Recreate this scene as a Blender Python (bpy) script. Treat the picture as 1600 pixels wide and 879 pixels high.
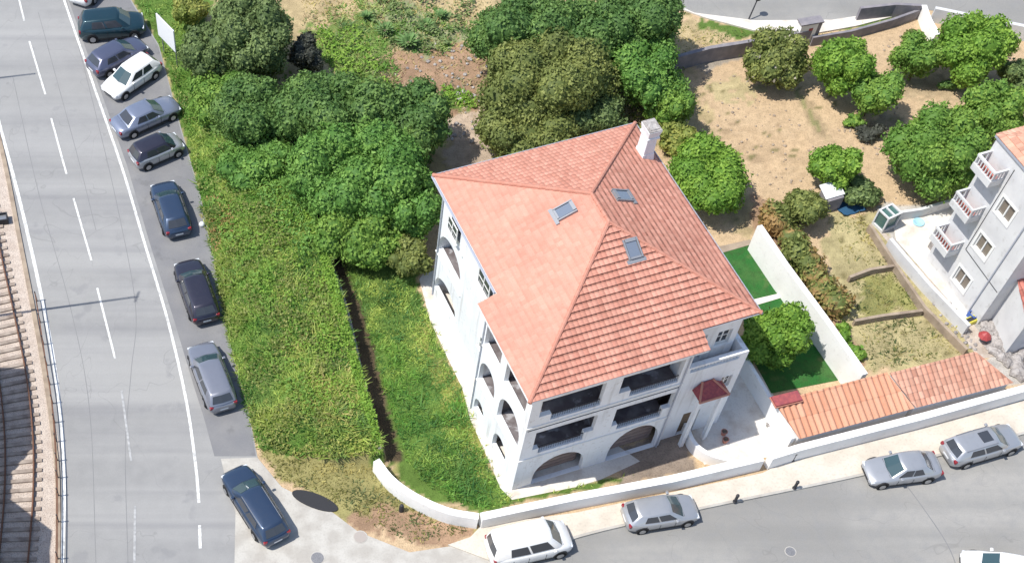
import bpy, math, random
import numpy as np
from math import radians as R, sin, cos, pi
from mathutils import Vector
from mathutils.geometry import tessellate_polygon
random.seed(7); rng = np.random.default_rng(7)
for o in list(bpy.data.objects): bpy.data.objects.remove(o)
S = bpy.context.scene; COL = S.collection

# ------------------------------------------------------------ camera, light
FPX, CPX, CPY, PITCH, CZ = 2056.4, 494.0, 703.3, 0.56535, 66.382
cd = bpy.data.cameras.new('camera'); cam = bpy.data.objects.new('camera', cd); COL.objects.link(cam)
cam.location = (0, 0, CZ); cam.rotation_euler = (PITCH, 0, 0)
cd.sensor_fit = 'HORIZONTAL'; cd.sensor_width = 36; cd.lens = FPX/1600*36
cd.shift_x = (800-CPX)/1600; cd.shift_y = (CPY-439.5)/1600
cd.clip_start = 1; cd.clip_end = 4000
S.camera = cam
EL, AZ = 60.0, 10.0        # sun height; direction in which shadows run (from +X towards +Y)
w = bpy.data.worlds.new('World'); S.world = w; w.use_nodes = True
nt = w.node_tree; sky = nt.nodes.new('ShaderNodeTexSky'); sky.sky_type = 'NISHITA'; sky.sun_disc = False
sky.sun_elevation = R(EL); sky.sun_rotation = R(270-AZ)
nt.links.new(sky.outputs[0], nt.nodes['Background'].inputs[0]); nt.nodes['Background'].inputs[1].default_value = 0.13
sd = bpy.data.lights.new('sun', 'SUN'); sd.energy = 3.8; sd.angle = R(0.5); sd.color = (1, 0.965, 0.9)
so = bpy.data.objects.new('sun', sd); COL.objects.link(so)
ldir = Vector((cos(R(AZ))*cos(R(EL)), sin(R(AZ))*cos(R(EL)), -sin(R(EL))))
so.rotation_euler = ldir.to_track_quat('-Z', 'Y').to_euler(); so.location = (-30, 40, 60)
S.view_settings.view_transform = 'Standard'; S.view_settings.look = 'None'
S.view_settings.exposure = 0.5; S.view_settings.gamma = 1

# ------------------------------------------------------------ helpers
def at(X, Y, z=0.0):
    """point of the survey photo -> world metres on the level z"""
    s, c = sin(PITCH), cos(PITCH)
    dx, du = X-CPX, CPY-Y
    d = (dx, FPX*s+du*c, -FPX*c+du*s)
    t = (z-CZ)/d[2]
    return Vector((d[0]*t, d[1]*t, z))
YAW = 0.333
HO = Vector((6.83, 54.59, 0)); HU = Vector((cos(YAW), sin(YAW), 0)); HV = Vector((sin(YAW), -cos(YAW), 0))
def H(u, v, z=0): return HO+HU*u+HV*v+Vector((0, 0, z))

def mat(name, col, rough=.8, crack=None, spec=.3, metal=0, attr=False, noise=None, bump=None, stain=None, coat=0, transl=0):
    m = bpy.data.materials.new(name); m.use_nodes = True
    n = m.node_tree.nodes; l = m.node_tree.links; b = n['Principled BSDF']
    b.inputs['Roughness'].default_value = rough; b.inputs['Metallic'].default_value = metal
    b.inputs['Specular IOR Level'].default_value = spec
    if coat: b.inputs['Coat Weight'].default_value = coat; b.inputs['Coat Roughness'].default_value = .06
    tc = n.new('ShaderNodeTexCoord'); out = None
    if attr:
        a = n.new('ShaderNodeAttribute'); a.attribute_name = 'Col'; out = a.outputs['Color']
    else:
        rgb = n.new('ShaderNodeRGB'); rgb.outputs[0].default_value = (*col, 1); out = rgb.outputs[0]
    def fac_noise(scale, detail, lo, hi, rot=None, dist=0):
        t = n.new('ShaderNodeTexNoise'); t.inputs['Scale'].default_value = scale; t.inputs['Detail'].default_value = detail
        t.inputs['Distortion'].default_value = dist
        if rot:
            mp = n.new('ShaderNodeMapping'); mp.inputs['Rotation'].default_value = (0, 0, rot[0]); mp.inputs['Scale'].default_value = rot[1]
            l.new(tc.outputs['Object'], mp.inputs[0]); l.new(mp.outputs[0], t.inputs['Vector'])
        else: l.new(tc.outputs['Object'], t.inputs['Vector'])
        r = n.new('ShaderNodeMapRange'); r.inputs[1].default_value = lo; r.inputs[2].default_value = hi
        l.new(t.outputs[0], r.inputs[0]); return r.outputs[0]
    for (scale, detail, lo, hi, c2, amt, *rot) in (noise or []):
        f = fac_noise(scale, detail, lo, hi, rot[0] if rot else None)
        mm = n.new('ShaderNodeMath'); mm.operation = 'MULTIPLY'; mm.inputs[1].default_value = amt; l.new(f, mm.inputs[0])
        mx = n.new('ShaderNodeMix'); mx.data_type = 'RGBA'
        l.new(mm.outputs[0], mx.inputs[0]); l.new(out, mx.inputs[6])
        if len(c2) == 1:
            mx.blend_type = 'MULTIPLY'; mx.inputs[7].default_value = (c2[0],)*3+(1,)
        else: mx.inputs[7].default_value = (*c2, 1)
        out = mx.outputs[2]
    if crack:
        for sc, width, c2 in crack:
            t = n.new('ShaderNodeTexNoise'); t.inputs['Scale'].default_value = sc; t.inputs['Detail'].default_value = 3; t.inputs['Distortion'].default_value = .6
            l.new(tc.outputs['Object'], t.inputs['Vector'])
            a1 = n.new('ShaderNodeMath'); a1.operation = 'SUBTRACT'; a1.inputs[1].default_value = .5; l.new(t.outputs[0], a1.inputs[0])
            a2 = n.new('ShaderNodeMath'); a2.operation = 'ABSOLUTE'; l.new(a1.outputs[0], a2.inputs[0])
            a3 = n.new('ShaderNodeMapRange'); a3.inputs[1].default_value = 0; a3.inputs[2].default_value = width; a3.inputs[3].default_value = .26; a3.inputs[4].default_value = 0; l.new(a2.outputs[0], a3.inputs[0])
            mx = n.new('ShaderNodeMix'); mx.data_type = 'RGBA'; l.new(a3.outputs[0], mx.inputs[0]); l.new(out, mx.inputs[6]); mx.inputs[7].default_value = (*c2, 1); out = mx.outputs[2]
    l.new(out, b.inputs['Base Color'])
    if bump:
        t = n.new('ShaderNodeTexNoise'); t.inputs['Scale'].default_value = bump[0]; t.inputs['Detail'].default_value = 6
        l.new(tc.outputs['Object'], t.inputs['Vector'])
        bp = n.new('ShaderNodeBump'); bp.inputs['Strength'].default_value = bump[1]; bp.inputs['Distance'].default_value = bump[2]
        l.new(t.outputs[0], bp.inputs['Height']); l.new(bp.outputs[0], b.inputs['Normal'])
    if transl:
        tr = n.new('ShaderNodeBsdfTranslucent'); l.new(out, tr.inputs[0])
        mxs = n.new('ShaderNodeMixShader'); mxs.inputs[0].default_value = transl
        l.new(b.outputs[0], mxs.inputs[1]); l.new(tr.outputs[0], mxs.inputs[2])
        l.new(mxs.outputs[0], n['Material Output'].inputs[0])
    return m

class MB:
    def __init__(s): s.v = []; s.f = []; s.c = []; s.smooth = False
    def face(s, pts, col=None):
        k = len(s.v); s.v += [tuple(p) for p in pts]; s.f.append(tuple(range(k, k+len(pts)))); s.c.append(col)
    def add(s, vs, fs, col=None):
        k = len(s.v); s.v += [tuple(p) for p in vs]
        for f in fs: s.f.append(tuple(i+k for i in f)); s.c.append(col)
    def prism(s, poly, z0, z1, col=None):
        """poly: list of 2D points, z0/z1 numbers or callables"""
        a = sum(poly[i][0]*poly[(i+1) % len(poly)][1]-poly[(i+1) % len(poly)][0]*poly[i][1] for i in range(len(poly)))
        if a < 0: poly = poly[::-1]
        n = len(poly); g = lambda z, p: z(p) if callable(z) else z
        vs = [(p[0], p[1], g(z0, p)) for p in poly]+[(p[0], p[1], g(z1, p)) for p in poly]
        fs = [(i, (i+1) % n, n+(i+1) % n, n+i) for i in range(n)]
        if n == 4: fs += [tuple(range(n))[::-1], tuple(range(n, 2*n))]
        else:
            for t in tessellate_polygon([[Vector((p[0], p[1], 0)) for p in poly]]):
                q = [Vector(poly[i][:2]) for i in t]
                if (q[1]-q[0]).cross(q[2]-q[0]) < 0: t = t[::-1]
                fs.append(tuple(i+n for i in t)); fs.append(tuple(t)[::-1])
        s.add(vs, fs, col)
    def box(s, x0, x1, y0, y1, z0, z1, col=None): s.prism([(x0, y0), (x1, y0), (x1, y1), (x0, y1)], z0, z1, col)
    def bar(s, a, b, r=.05, n=6, r2=None, col=None):
        a = Vector(a); b = Vector(b); d = (b-a).normalized(); r2 = r if r2 is None else r2
        x = d.cross(Vector((0, 0, 1)) if abs(d.z) < .9 else Vector((1, 0, 0))).normalized(); y = d.cross(x)
        vs = [a+(x*cos(2*pi*i/n)+y*sin(2*pi*i/n))*r for i in range(n)]+[b+(x*cos(2*pi*i/n)+y*sin(2*pi*i/n))*r2 for i in range(n)]
        s.add(vs, [((i+1) % n, i, n+i, n+(i+1) % n) for i in range(n)]+[tuple(range(n)), tuple(range(n, 2*n))[::-1]], col)
    def lathe(s, prof, n=16, c=(0, 0, 0), col=None):
        vs = [(c[0]+r*cos(2*pi*i/n), c[1]+r*sin(2*pi*i/n), c[2]+z) for r, z in prof for i in range(n)]
        fs = [(k*n+i, k*n+(i+1) % n, (k+1)*n+(i+1) % n, (k+1)*n+i) for k in range(len(prof)-1) for i in range(n)]
        fs += [tuple(range(n))[::-1], tuple(range((len(prof)-1)*n, len(prof)*n))]
        s.add(vs, fs, col)
    def build(s, name, m, parent=None, bevel=0, smooth=False, sub=0):
        me = bpy.data.meshes.new(name); me.from_pydata(s.v, [], s.f); me.update()
        if any(c is not None for c in s.c):
            at_ = me.color_attributes.new('Col', 'FLOAT_COLOR', 'CORNER'); arr = []
            for f, c in zip(s.f, s.c): arr += list((*(c or (1, 1, 1)), 1))*len(f)
            at_.data.foreach_set('color', arr)
        me.materials.append(m)
        o = bpy.data.objects.new(name, me); COL.objects.link(o)
        if smooth: me.polygons.foreach_set('use_smooth', [True]*len(me.polygons))
        if bevel:
            b = o.modifiers.new('b', 'BEVEL'); b.width = bevel; b.segments = 2; b.limit_method = 'ANGLE'
        if sub:
            b = o.modifiers.new('s', 'SUBSURF'); b.levels = sub; b.render_levels = sub
        if parent: o.parent = parent
        return o
def tag(o, label=None, cat=None, group=None, kind=None):
    for k, v in (('label', label), ('category', cat), ('group', group), ('kind', kind)):
        if v: o[k] = v
    return o
def empty(name, loc, rz, label, cat, group=None):
    o = bpy.data.objects.new(name, None); COL.objects.link(o); o.location = loc; o.rotation_euler = (0, 0, rz)
    o.empty_display_size = .5
    return tag(o, label, cat, group)
def P2(px, z=0):
    return [tuple(at(x, y, z)[:2]) for x, y in px]

# ------------------------------------------------------------ materials
_d = at(262, 500)-at(145, 130); ROADA = -math.atan2(_d.y, _d.x); _d = at(1340, 742)-at(1100, 793); STREETA = -math.atan2(_d.y, _d.x)
M = {}
M['asphalt'] = mat('asphalt', (.30, .297, .292), .92, spec=.2, crack=[(.16, .003, (.12, .12, .12))], noise=[(1.2, 8, .35, .7, (.20, .20, .20), .3), (.22, 5, .4, .62, (.37, .365, .355), .7, (ROADA, (.05, 1.6, 1))), (.5, 6, .5, .72, (.19, .19, .20), .5, (ROADA, (.04, 1.5, 1))), (.12, 8, .45, .6, (.33, .325, .31), .4), (.5, 8, .62, .68, (.20, .20, .21), .35), (26, 4, .3, .7, (.5,), .25)], bump=(60, .3, .01))
M['asphalt_street'] = mat('asphalt_street', (.285, .278, .262), .92, spec=.2, crack=[(.2, .003, (.13, .125, .12))], noise=[(.35, 5, .4, .62, (.355, .342, .32), .7, (STREETA, (.08, 1.6, 1))), (.12, 8, .45, .6, (.21, .205, .195), .5), (1.5, 8, .45, .7, (.24, .24, .24), .4), (24, 4, .3, .7, (.5,), .25)], bump=(60, .3, .01))
M['asphalt_dark'] = mat('asphalt_dark', (.20, .20, .208), .92, spec=.2, noise=[(.6, 6, .35, .7, (.26, .255, .25), .7), (.9, 6, .6, .7, (.13, .13, .13), .4), (26, 4, .3, .7, (.5,), .25)], bump=(60, .3, .01))
M['concrete'] = mat('concrete', (.47, .45, .41), .9, spec=.2, noise=[(.9, 8, .4, .62, (.36, .335, .30), .8), (9, 6, .5, .7, (.3, .28, .25), .35)], bump=(30, .3, .01))
M['pave'] = mat('pave', (.60, .54, .46), .9, spec=.2, noise=[(.8, 8, .4, .65, (.46, .41, .34), .6), (7, 6, .5, .7, (.35, .31, .26), .35)], bump=(30, .3, .01))
M['patio'] = mat('patio', (.66, .62, .56), .9, spec=.2, noise=[(.9, 7, .5, .7, (.45, .36, .28), .6), (9, 5, .5, .7, (.4, .36, .32), .3)])
M['paint'] = mat('paint', (.72, .72, .70), .7, spec=.3, noise=[(3, 8, .45, .68, (.34, .34, .33), .8)])
M['paint_worn'] = mat('paint_worn', (.42, .42, .42), .7, spec=.3, noise=[(4, 8, .4, .6, (.29, .29, .29), .9)])
M['stucco'] = mat('stucco', (.78, .80, .82), .9, spec=.2, noise=[(.5, 6, .45, .75, (.62, .63, .64), .6), (1, 8, .55, .72, (.46, .45, .43), .6, (0, (2.2, 2.2, .16))), (5, 8, .6, .72, (.48, .44, .40), .45)], bump=(40, .2, .01))
M['stucco_grey'] = mat('stucco_grey', (.62, .62, .62), .9, spec=.2, noise=[(.6, 8, .42, .7, (.48, .48, .49), .7), (2.5, 8, .58, .75, (.34, .33, .31), .5)], bump=(40, .15, .01))
M['plinth'] = mat('plinth', (.42, .37, .33), .9, spec=.2, noise=[(1.5, 8, .4, .65, (.22, .18, .15), .8)])
M['wallwhite'] = mat('wallwhite', (.84, .83, .81), .9, spec=.2, noise=[(.6, 8, .52, .75, (.6, .58, .55), .4), (5, 6, .6, .78, (.45, .42, .38), .4)], bump=(30, .3, .01))
M['tile'] = mat('tile', (1, 1, 1), .85, spec=.2, attr=True, noise=[(.35, 5, .4, .7, (.78,), .6), (1.6, 8, .5, .7, (.66, .40, .29), .12), (4, 8, .64, .76, (.26, .15, .11), .4), (14, 4, .45, .75, (.65,), .35)])
M['ridge'] = mat('ridge', (.45, .20, .145), .85, spec=.2, noise=[(3, 6, .4, .7, (.54, .29, .22), .5)])
M['gutter'] = mat('gutter', (.42, .45, .52), .5, spec=.4, metal=.3)
M['glass'] = mat('glass', (.05, .055, .065), .12, spec=.6)
M['glass_sky'] = mat('glass_sky', (.16, .19, .24), .08, spec=.8)
M['glass_warm'] = mat('glass_warm', (.20, .17, .14), .15, spec=.6)
M['frame'] = mat('frame', (.75, .75, .73), .5, spec=.4)
M['greyframe'] = mat('greyframe', (.28, .29, .31), .5, spec=.4, metal=.3)
M['dark'] = mat('dark', (.03, .03, .035), .6, spec=.4)
M['darkmetal'] = mat('darkmetal', (.06, .06, .07), .5, spec=.5, metal=.6)
M['steel'] = mat('steel', (.35, .36, .38), .4, spec=.5, metal=.7)
M['rust'] = mat('rust', (.20, .10, .065), .8, spec=.3, metal=.3, noise=[(6, 6, .4, .7, (.1, .06, .04), .6)])
M['sleeper'] = mat('sleeper', (.36, .30, .25), .9, spec=.2, noise=[(2, 6, .4, .7, (.16, .12, .10), .8)])
M['wood'] = mat('wood', (.16, .11, .07), .9, spec=.2, noise=[(8, 6, .4, .7, (.26, .2, .14), .6)])
M['redfloor'] = mat('redfloor', (.42, .12, .09), .8, spec=.3)
M['redtile'] = mat('redtile', (.26, .065, .075), .8, spec=.3, noise=[(6, 6, .4, .7, (.5, .12, .1), .5)])
M['stone'] = mat('stone', (.40, .37, .35), .95, spec=.2, noise=[(2, 10, .4, .6, (.22, .20, .19), .9), (8, 8, .5, .7, (.6, .57, .54), .6)], bump=(5, 1, .15))
M['darkwall'] = mat('darkwall', (.20, .19, .21), .9, spec=.2, noise=[(1.5, 8, .4, .65, (.33, .30, .30), .6)])
M['earthwall'] = mat('earthwall', (.36, .29, .22), .9, spec=.2, noise=[(1.5, 8, .4, .65, (.22, .17, .13), .7)])
M['turf'] = mat('turf', (.035, .15, .035), .95, spec=.1, noise=[(.8, 8, .4, .65, (.075, .17, .05), .8), (3, 8, .5, .65, (.05, .11, .035), .6), (.6, 6, .6, .7, (.22, .22, .10), .5), (14, 4, .4, .7, (.5,), .5)], bump=(40, 1, .05))
M['tarp'] = mat('tarp', (.03, .09, .17), .5, spec=.4)
M['leaf'] = mat('leaf', (1, 1, 1), .6, spec=.25, attr=True, transl=.30)
M['bark'] = mat('bark', (.17, .13, .10), .95, spec=.1, noise=[(6, 8, .4, .6, (.08, .06, .05), .7)])
M['palebark'] = mat('palebark', (.42, .38, .33), .95, spec=.1)
M['tyre'] = mat('tyre', (.02, .02, .02), .9, spec=.2)
M['rim'] = mat('rim', (.45, .46, .48), .35, spec=.5, metal=.8)
M['redlamp'] = mat('redlamp', (.25, .02, .03), .25, spec=.6)
M['lamp'] = mat('lampglass', (.65, .68, .72), .15, spec=.7)
M['trim'] = mat('trim', (.025, .025, .028), .6, spec=.4)
M['screen'] = mat('screen', (.04, .075, .085), .06, spec=.8)
def paintm(n, c, metal=.45): M[n] = mat(n, c, .32, spec=.5, metal=metal, coat=.8, noise=[(3, 5, .5, .8, (c[0]*.7+.03, c[1]*.7+.03, c[2]*.7+.03), .35)]); return M[n]
paintm('car_white', (.74, .74, .73), 0); paintm('car_silver', (.40, .41, .43)); paintm('car_grey', (.24, .25, .29))
paintm('car_navy', (.035, .06, .11)); paintm('car_black', (.035, .033, .05)); paintm('car_teal', (.012, .045, .06)); paintm('car_slate', (.10, .11, .17)); paintm('car_bluegrey', (.22, .25, .33))

# ------------------------------------------------------------ ground sheets
def inpoly(px, py, poly):
    r = np.zeros(px.shape, bool); n = len(poly)
    for i in range(n):
        x0, y0 = poly[i]; x1, y1 = poly[(i+1) % n]
        if y0 == y1: continue
        c = ((y0 > py) != (y1 > py)) & (px < (x1-x0)*(py-y0)/(y1-y0)+x0); r ^= c
    return r
def dist_line(px, py, line):
    d = np.full(px.shape, 1e9)
    for (x0, y0), (x1, y1) in zip(line[:-1], line[1:]):
        dx, dy = x1-x0, y1-y0; t = np.clip(((px-x0)*dx+(py-y0)*dy)/(dx*dx+dy*dy), 0, 1)
        d = np.minimum(d, np.hypot(px-x0-t*dx, py-y0-t*dy))
    return d
def vnoise(x, y, sc, seed=0):
    r = np.random.default_rng(seed); T = r.random((64, 64)); x = x*sc+100.5; y = y*sc+57.3
    xi = np.floor(x).astype(int); yi = np.floor(y).astype(int); fx = x-xi; fy = y-yi
    fx = fx*fx*(3-2*fx); fy = fy*fy*(3-2*fy); g = lambda a, b: T[a % 64, b % 64]
    return (g(xi, yi)*(1-fx)+g(xi+1, yi)*fx)*(1-fy)+(g(xi, yi+1)*(1-fx)+g(xi+1, yi+1)*fx)*fy
WALL_LINE = P2([(452, 280), (470, 320), (492, 368), (530, 470), (562, 600), (590, 690), (600, 722)])
BANK_PX = [(268, 105), (290, 200), (303, 260), (318, 340), (338, 440), (352, 520), (385, 640), (403, 700), (440, 712), (520, 722), (600, 722), (590, 690), (562, 600), (530, 470), (492, 368), (470, 320), (452, 280), (400, 180), (330, 130)]
BANK = P2(BANK_PX)
BANK_LOW = P2([(310, 100), (268, 105), (290, 200), (303, 260), (318, 340), (338, 440), (352, 520), (385, 640), (403, 700), (430, 722), (500, 745), (600, 765)])
def bank_h(x, y):
    i = inpoly(x, y, BANK); d = dist_line(x, y, BANK_LOW)
    t = np.clip(d/3.6, 0, 1); h = 1.65*t*t*(3-2*t)
    return np.where(i, h, 0)
SAND = (.56, .41, .255); STRAW = (.46, .36, .20); SOIL = (.36, .235, .15); GRASS = (.115, .19, .04); DGR = (.055, .10, .028); YEL = (.25, .26, .07); ROCK = (.45, .42, .38)
REG = [  # (polygon in survey pixels, colour, edge jitter in m)
 ([(150, -60), (480, -60), (700, -60), (1060, -60), (1060, 30), (1060, 90), (1090, 150), (1180, 300), (1180, 380), (1100, 300), (990, 180), (690, 260), (560, 420), (250, 330), (230, 150), (190, 0)], STRAW, .8),
 ([(480, 40), (560, 20), (600, 60), (600, 110), (620, 150), (560, 160), (490, 90)], (.17, .23, .065), 1.0),
 ([(560, 10), (640, 0), (740, 60), (700, 90), (620, 70)], (.30, .31, .17), .9),
 ([(600, 90), (690, 70), (765, 70), (770, 170), (700, 200), (600, 130)], SOIL, .9),
 ([(690, 130), (740, 150), (745, 175), (690, 165)], GRASS, .6),
 ([(690, 180), (770, 170), (780, 260), (690, 270)], (.46, .36, .27), .5),
 ([(1060, 30), (1180, 55), (1150, 62), (1060, 85)], STRAW, .4),
 ([(1095, 30), (1190, 52), (1150, 60), (1090, 45)], GRASS, .3),
 ([(1250, 60), (1380, 25), (1420, 18), (1420, 32), (1270, 55)], GRASS, .3),
 ([(240, -30), (330, -30), (330, 100), (270, 110), (240, 60)], GRASS, .4),
 ([(204, -40), (206, 0), (250, 72), (284, 200), (312, 300), (340, 430), (360, 520), (390, 640), (410, 640), (330, 300), (310, 130), (330, -40)], GRASS, .12),
 (BANK_PX, GRASS, .3),
 ([(420, 340), (480, 380), (520, 480), (545, 600), (520, 690), (450, 600), (420, 450)], YEL, 1.2),
 ([(310, 320), (360, 330), (350, 420), (330, 400)], YEL, .5),
 ([(452, 280), (492, 368), (530, 470), (562, 600), (604, 722), (650, 770), (750, 800), (1000, 745), (1000, 735), (860, 765), (800, 772), (760, 720), (725, 610), (680, 530), (655, 440), (660, 300), (560, 250)], GRASS, .2),
 ([(490, 370), (528, 380), (566, 480), (598, 600), (628, 722), (604, 722), (562, 600), (530, 470)], (.10, .075, .045), .15),  # dark ground colour paints the retaining wall's shade along its foot
 ([(640, 500), (730, 620), (750, 700), (770, 760), (720, 720), (680, 600)], YEL, .6),
 ([(403, 700), (600, 722), (650, 775), (745, 822), (720, 842), (640, 855), (560, 815), (520, 790), (430, 750), (405, 730)], (.30, .27, .11), .5),
 ([(540, 800), (640, 790), (745, 828), (720, 845), (640, 855), (560, 820)], SOIL, .4),
 ([(1170, 300), (1230, 320), (1350, 560), (1345, 585), (1180, 350)], SOIL, .4),
 ([(1290, 330), (1370, 330), (1540, 555), (1350, 590), (1300, 440)], (.42, .36, .19), .5),
 ([(1340, 430), (1400, 430), (1440, 485), (1340, 495)], (.28, .27, .10), .5),
 ([(1370, 320), (1490, 320), (1570, 560), (1380, 360)], ROCK, .3),
 ([(1515, 470), (1640, 400), (1640, 600), (1560, 600)], ROCK, .4),
 ([(1070, 85), (1150, 68), (1180, 80), (1090, 115)], (.36, .31, .25), .4),
 ([(975, 700), (1080, 660), (1085, 735), (970, 760)], (.30, .24, .19), .2),
]
REG += [([(1238, 140), (1262, 150), (1300, 215), (1345, 285), (1378, 320), (1362, 322), (1310, 250), (1262, 190)], (.44, .33, .20), .25),
 ([(1240, 140), (1247, 140), (1285, 205), (1278, 206)], (.30, .28, .13), .2),
 ([(1100, 130), (1180, 125), (1190, 150), (1110, 160)], (.46, .38, .21), .9), ([(1120, 200), (1230, 190), (1260, 260), (1190, 270)], (.50, .36, .22), 1.3),
 ([(1440, 290), (1500, 300), (1480, 325), (1420, 315)], (.33, .26, .17), .6), ([(1370, 170), (1420, 190), (1400, 220), (1350, 215)], (.34, .27, .18), .6), ([(1390, 120), (1560, 120), (1540, 150), (1420, 150)], (.42, .32, .2), .7)]
def make_ground():
    xs = np.concatenate([np.linspace(-900, -60, 12)[:-1], np.linspace(-60, -30, 10)[:-1], np.arange(-30, 62, .28), np.linspace(64, 120, 14), np.linspace(160, 900, 10)])
    ys = np.concatenate([np.linspace(-600, 10, 14)[:-1], np.linspace(10, 28, 6)[:-1], np.arange(28, 92, .28), np.linspace(95, 160, 14), np.linspace(200, 1600, 12)])
    X, Y = np.meshgrid(xs, ys); nx, ny = len(xs), len(ys)
    sh = X.shape
    jx = (vnoise(X, Y, .9, 1)-.5)+(vnoise(X, Y, 2.4, 2)-.5)*.7; jy = (vnoise(X, Y, .9, 3)-.5)+(vnoise(X, Y, 2.4, 4)-.5)*.7
    C = np.empty(sh+(3,)); C[:] = SAND
    patch = vnoise(X, Y, .35, 5)*.6+vnoise(X, Y, 1.3, 6)*.4
    C += ((patch-.5)[..., None])*np.array([.10, .08, .05])
    for px, col, j in REG:
        m = inpoly(X+jx*j*2, Y+jy*j*2, P2(px)); c = np.array(col)
        n = vnoise(X, Y, .8, int(px[0][0]) % 97)*.5+vnoise(X, Y, 2.3, 9)*.5
        col2 = c[None, None, :]*(0.65+.7*n[..., None]); C[m] = col2[m]
    speck = (vnoise(X, Y, 3.1, 11) > .86) & (vnoise(X, Y, .3, 12) > .45) & (X > 22)
    C[speck] = np.array(GRASS)*.4+np.array(SOIL)*.5
    Z = bank_h(X, Y)
    V = np.stack([X, Y, Z], -1).reshape(-1, 3)
    i = np.arange((ny-1)*(nx-1)); r = i//(nx-1); c = i % (nx-1); a = r*nx+c
    F = np.stack([a, a+1, a+nx+1, a+nx], -1)
    o = npmesh('ground', V, F, M['soil'], C.reshape(-1, 3)); tag(o, kind='structure'); return o
def npmesh(name, V, F, m, C=None, parent=None, smooth=True):
    me = bpy.data.meshes.new(name); k = F.shape[1]
    me.vertices.add(len(V)); me.vertices.foreach_set('co', V.astype(np.float32).ravel())
    me.loops.add(F.size); me.loops.foreach_set('vertex_index', F.astype(np.int32).ravel())
    me.polygons.add(len(F)); me.polygons.foreach_set('loop_start', np.arange(0, F.size, k, dtype=np.int32))
    try: me.polygons.foreach_set('loop_total', np.full(len(F), k, np.int32))
    except Exception: pass
    me.update(calc_edges=True); me.validate()
    if smooth: me.polygons.foreach_set('use_smooth', np.ones(len(me.polygons), bool))
    if C is not None:
        a = me.color_attributes.new('Col', 'FLOAT_COLOR', 'POINT')
        a.data.foreach_set('color', np.concatenate([np.clip(C, 0, 1), np.ones((len(C), 1))], 1).astype(np.float32).ravel())
    me.materials.append(m); o = bpy.data.objects.new(name, me); COL.objects.link(o)
    if parent: o.parent = parent
    return o
M['soil'] = mat('soil', (1, 1, 1), .95, spec=.15, attr=True, noise=[(2.2, 8, .4, .65, (.72,), .6), (9, 6, .5, .68, (.5,), .55), (30, 4, .45, .7, (.6,), .4)], bump=(12, .6, .08))
make_ground()

def sheet(name, px, z, m, thick=0, kind='structure', world=None):
    p = world or P2(px, z); b = MB()
    if thick: b.prism(p, z-thick, z)
    else:
        for t in tessellate_polygon([[Vector((q[0], q[1], 0)) for q in p]]):
            q = [Vector(p[i]) for i in t]
            if (q[1]-q[0]).cross(q[2]-q[0]) < 0: t = t[::-1]
            b.face([(p[i][0], p[i][1], z) for i in t])
    o = b.build(name, m); tag(o, kind=kind); return o
def smooth_line(px, z=0, n=8):
    pts = [at(x, y, z) for x, y in px]; out = []
    P = [pts[0]*2-pts[1]]+pts+[pts[-1]*2-pts[-2]]
    for i in range(1, len(P)-2):
        for k in range(n):
            t = k/n; a, b, c, d = P[i-1:i+3]
            out.append(.5*((2*b)+(c-a)*t+(2*a-5*b+4*c-d)*t*t+(3*b-a-3*c+d)*t**3))
    out.append(pts[-1]); return out
def ribbon(name, line, wd, z, m, thick=0, kind='structure', label=None, cat=None, off=0, taper=None):
    b = MB(); L = []; Rr = []
    for i, p in enumerate(line):
        d = (line[min(i+1, len(line)-1)]-line[max(i-1, 0)]); d.z = 0; d.normalize(); nrm = Vector((-d.y, d.x, 0))
        L.append(p+nrm*(wd/2+off)); Rr.append(p+nrm*(off-wd/2))
    for i in range(len(line)-1):
        q = [Rr[i], Rr[i+1], L[i+1], L[i]]
        if thick: b.add([(v.x, v.y, z-thick) for v in q]+[(v.x, v.y, z) for v in q], [(4, 5, 6, 7), (0, 1, 5, 4), (2, 3, 7, 6)]+([(3, 0, 4, 7)] if i == 0 else [])+([(1, 2, 6, 5)] if i == len(line)-2 else []))
        else: b.face([(v.x, v.y, z) for v in q])
    o = b.build(name, m)
    tag(o, label, cat, kind=kind); return o

# left road and its surroundings
sheet('road', [(-90, -120), (60, -120), (100, 0), (205, 0), (248, 70), (283, 200), (312, 300), (340, 430), (356, 520), (388, 640), (402, 712), (420, 760), (420, 960), (90, 960), (93, 700), (70, 560), (35, 380), (0, 210), (-60, 0)], .010, M['asphalt'])
sheet('parking_strip', [(70, -120), (160, -120), (203, 0), (247, 72), (281, 200), (310, 300), (338, 430), (354, 520), (386, 640), (400, 712), (335, 712), (318, 650), (302, 600), (272, 500), (234, 380), (199, 260), (153, 130), (107, 0)], .016, M['asphalt_dark'])
sheet('railway_ballast', [(-260, -120), (-90, -120), (-60, 0), (0, 210), (35, 380), (70, 560), (93, 700), (90, 960), (-400, 960)], .012, mat('ballast', (.56, .48, .41), .95, spec=.1, noise=[(1.3, 8, .4, .65, (.44, .36, .30), .7), (14, 6, .5, .62, (.22, .17, .15), .6)], bump=(16, .8, .06)))
sheet('pavement', [(366, 900), (368, 800), (352, 745), (345, 716), (402, 714), (440, 760), (520, 800), (560, 830), (640, 862), (720, 850), (760, 838), (790, 900)], .030, M['concrete'])
sheet('street', [(720, 960), (780, 885), (905, 838), (1100, 793), (1340, 743), (1480, 707), (1700, 650), (1700, 960)], .014, M['asphalt_street'])
sheet('street_apron', [(366, 960), (366, 895), (790, 895), (760, 960)], .022, M['concrete'])
sheet('pavement', [(700, 850), (735, 838), (752, 820), (900, 800), (1192, 738), (1240, 712), (1400, 676), (1600, 625), (1720, 592), (1720, 645), (1480, 706), (1340, 741), (1100, 791), (905, 836), (780, 880)], .12, M['pave'], thick=.12)
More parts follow.
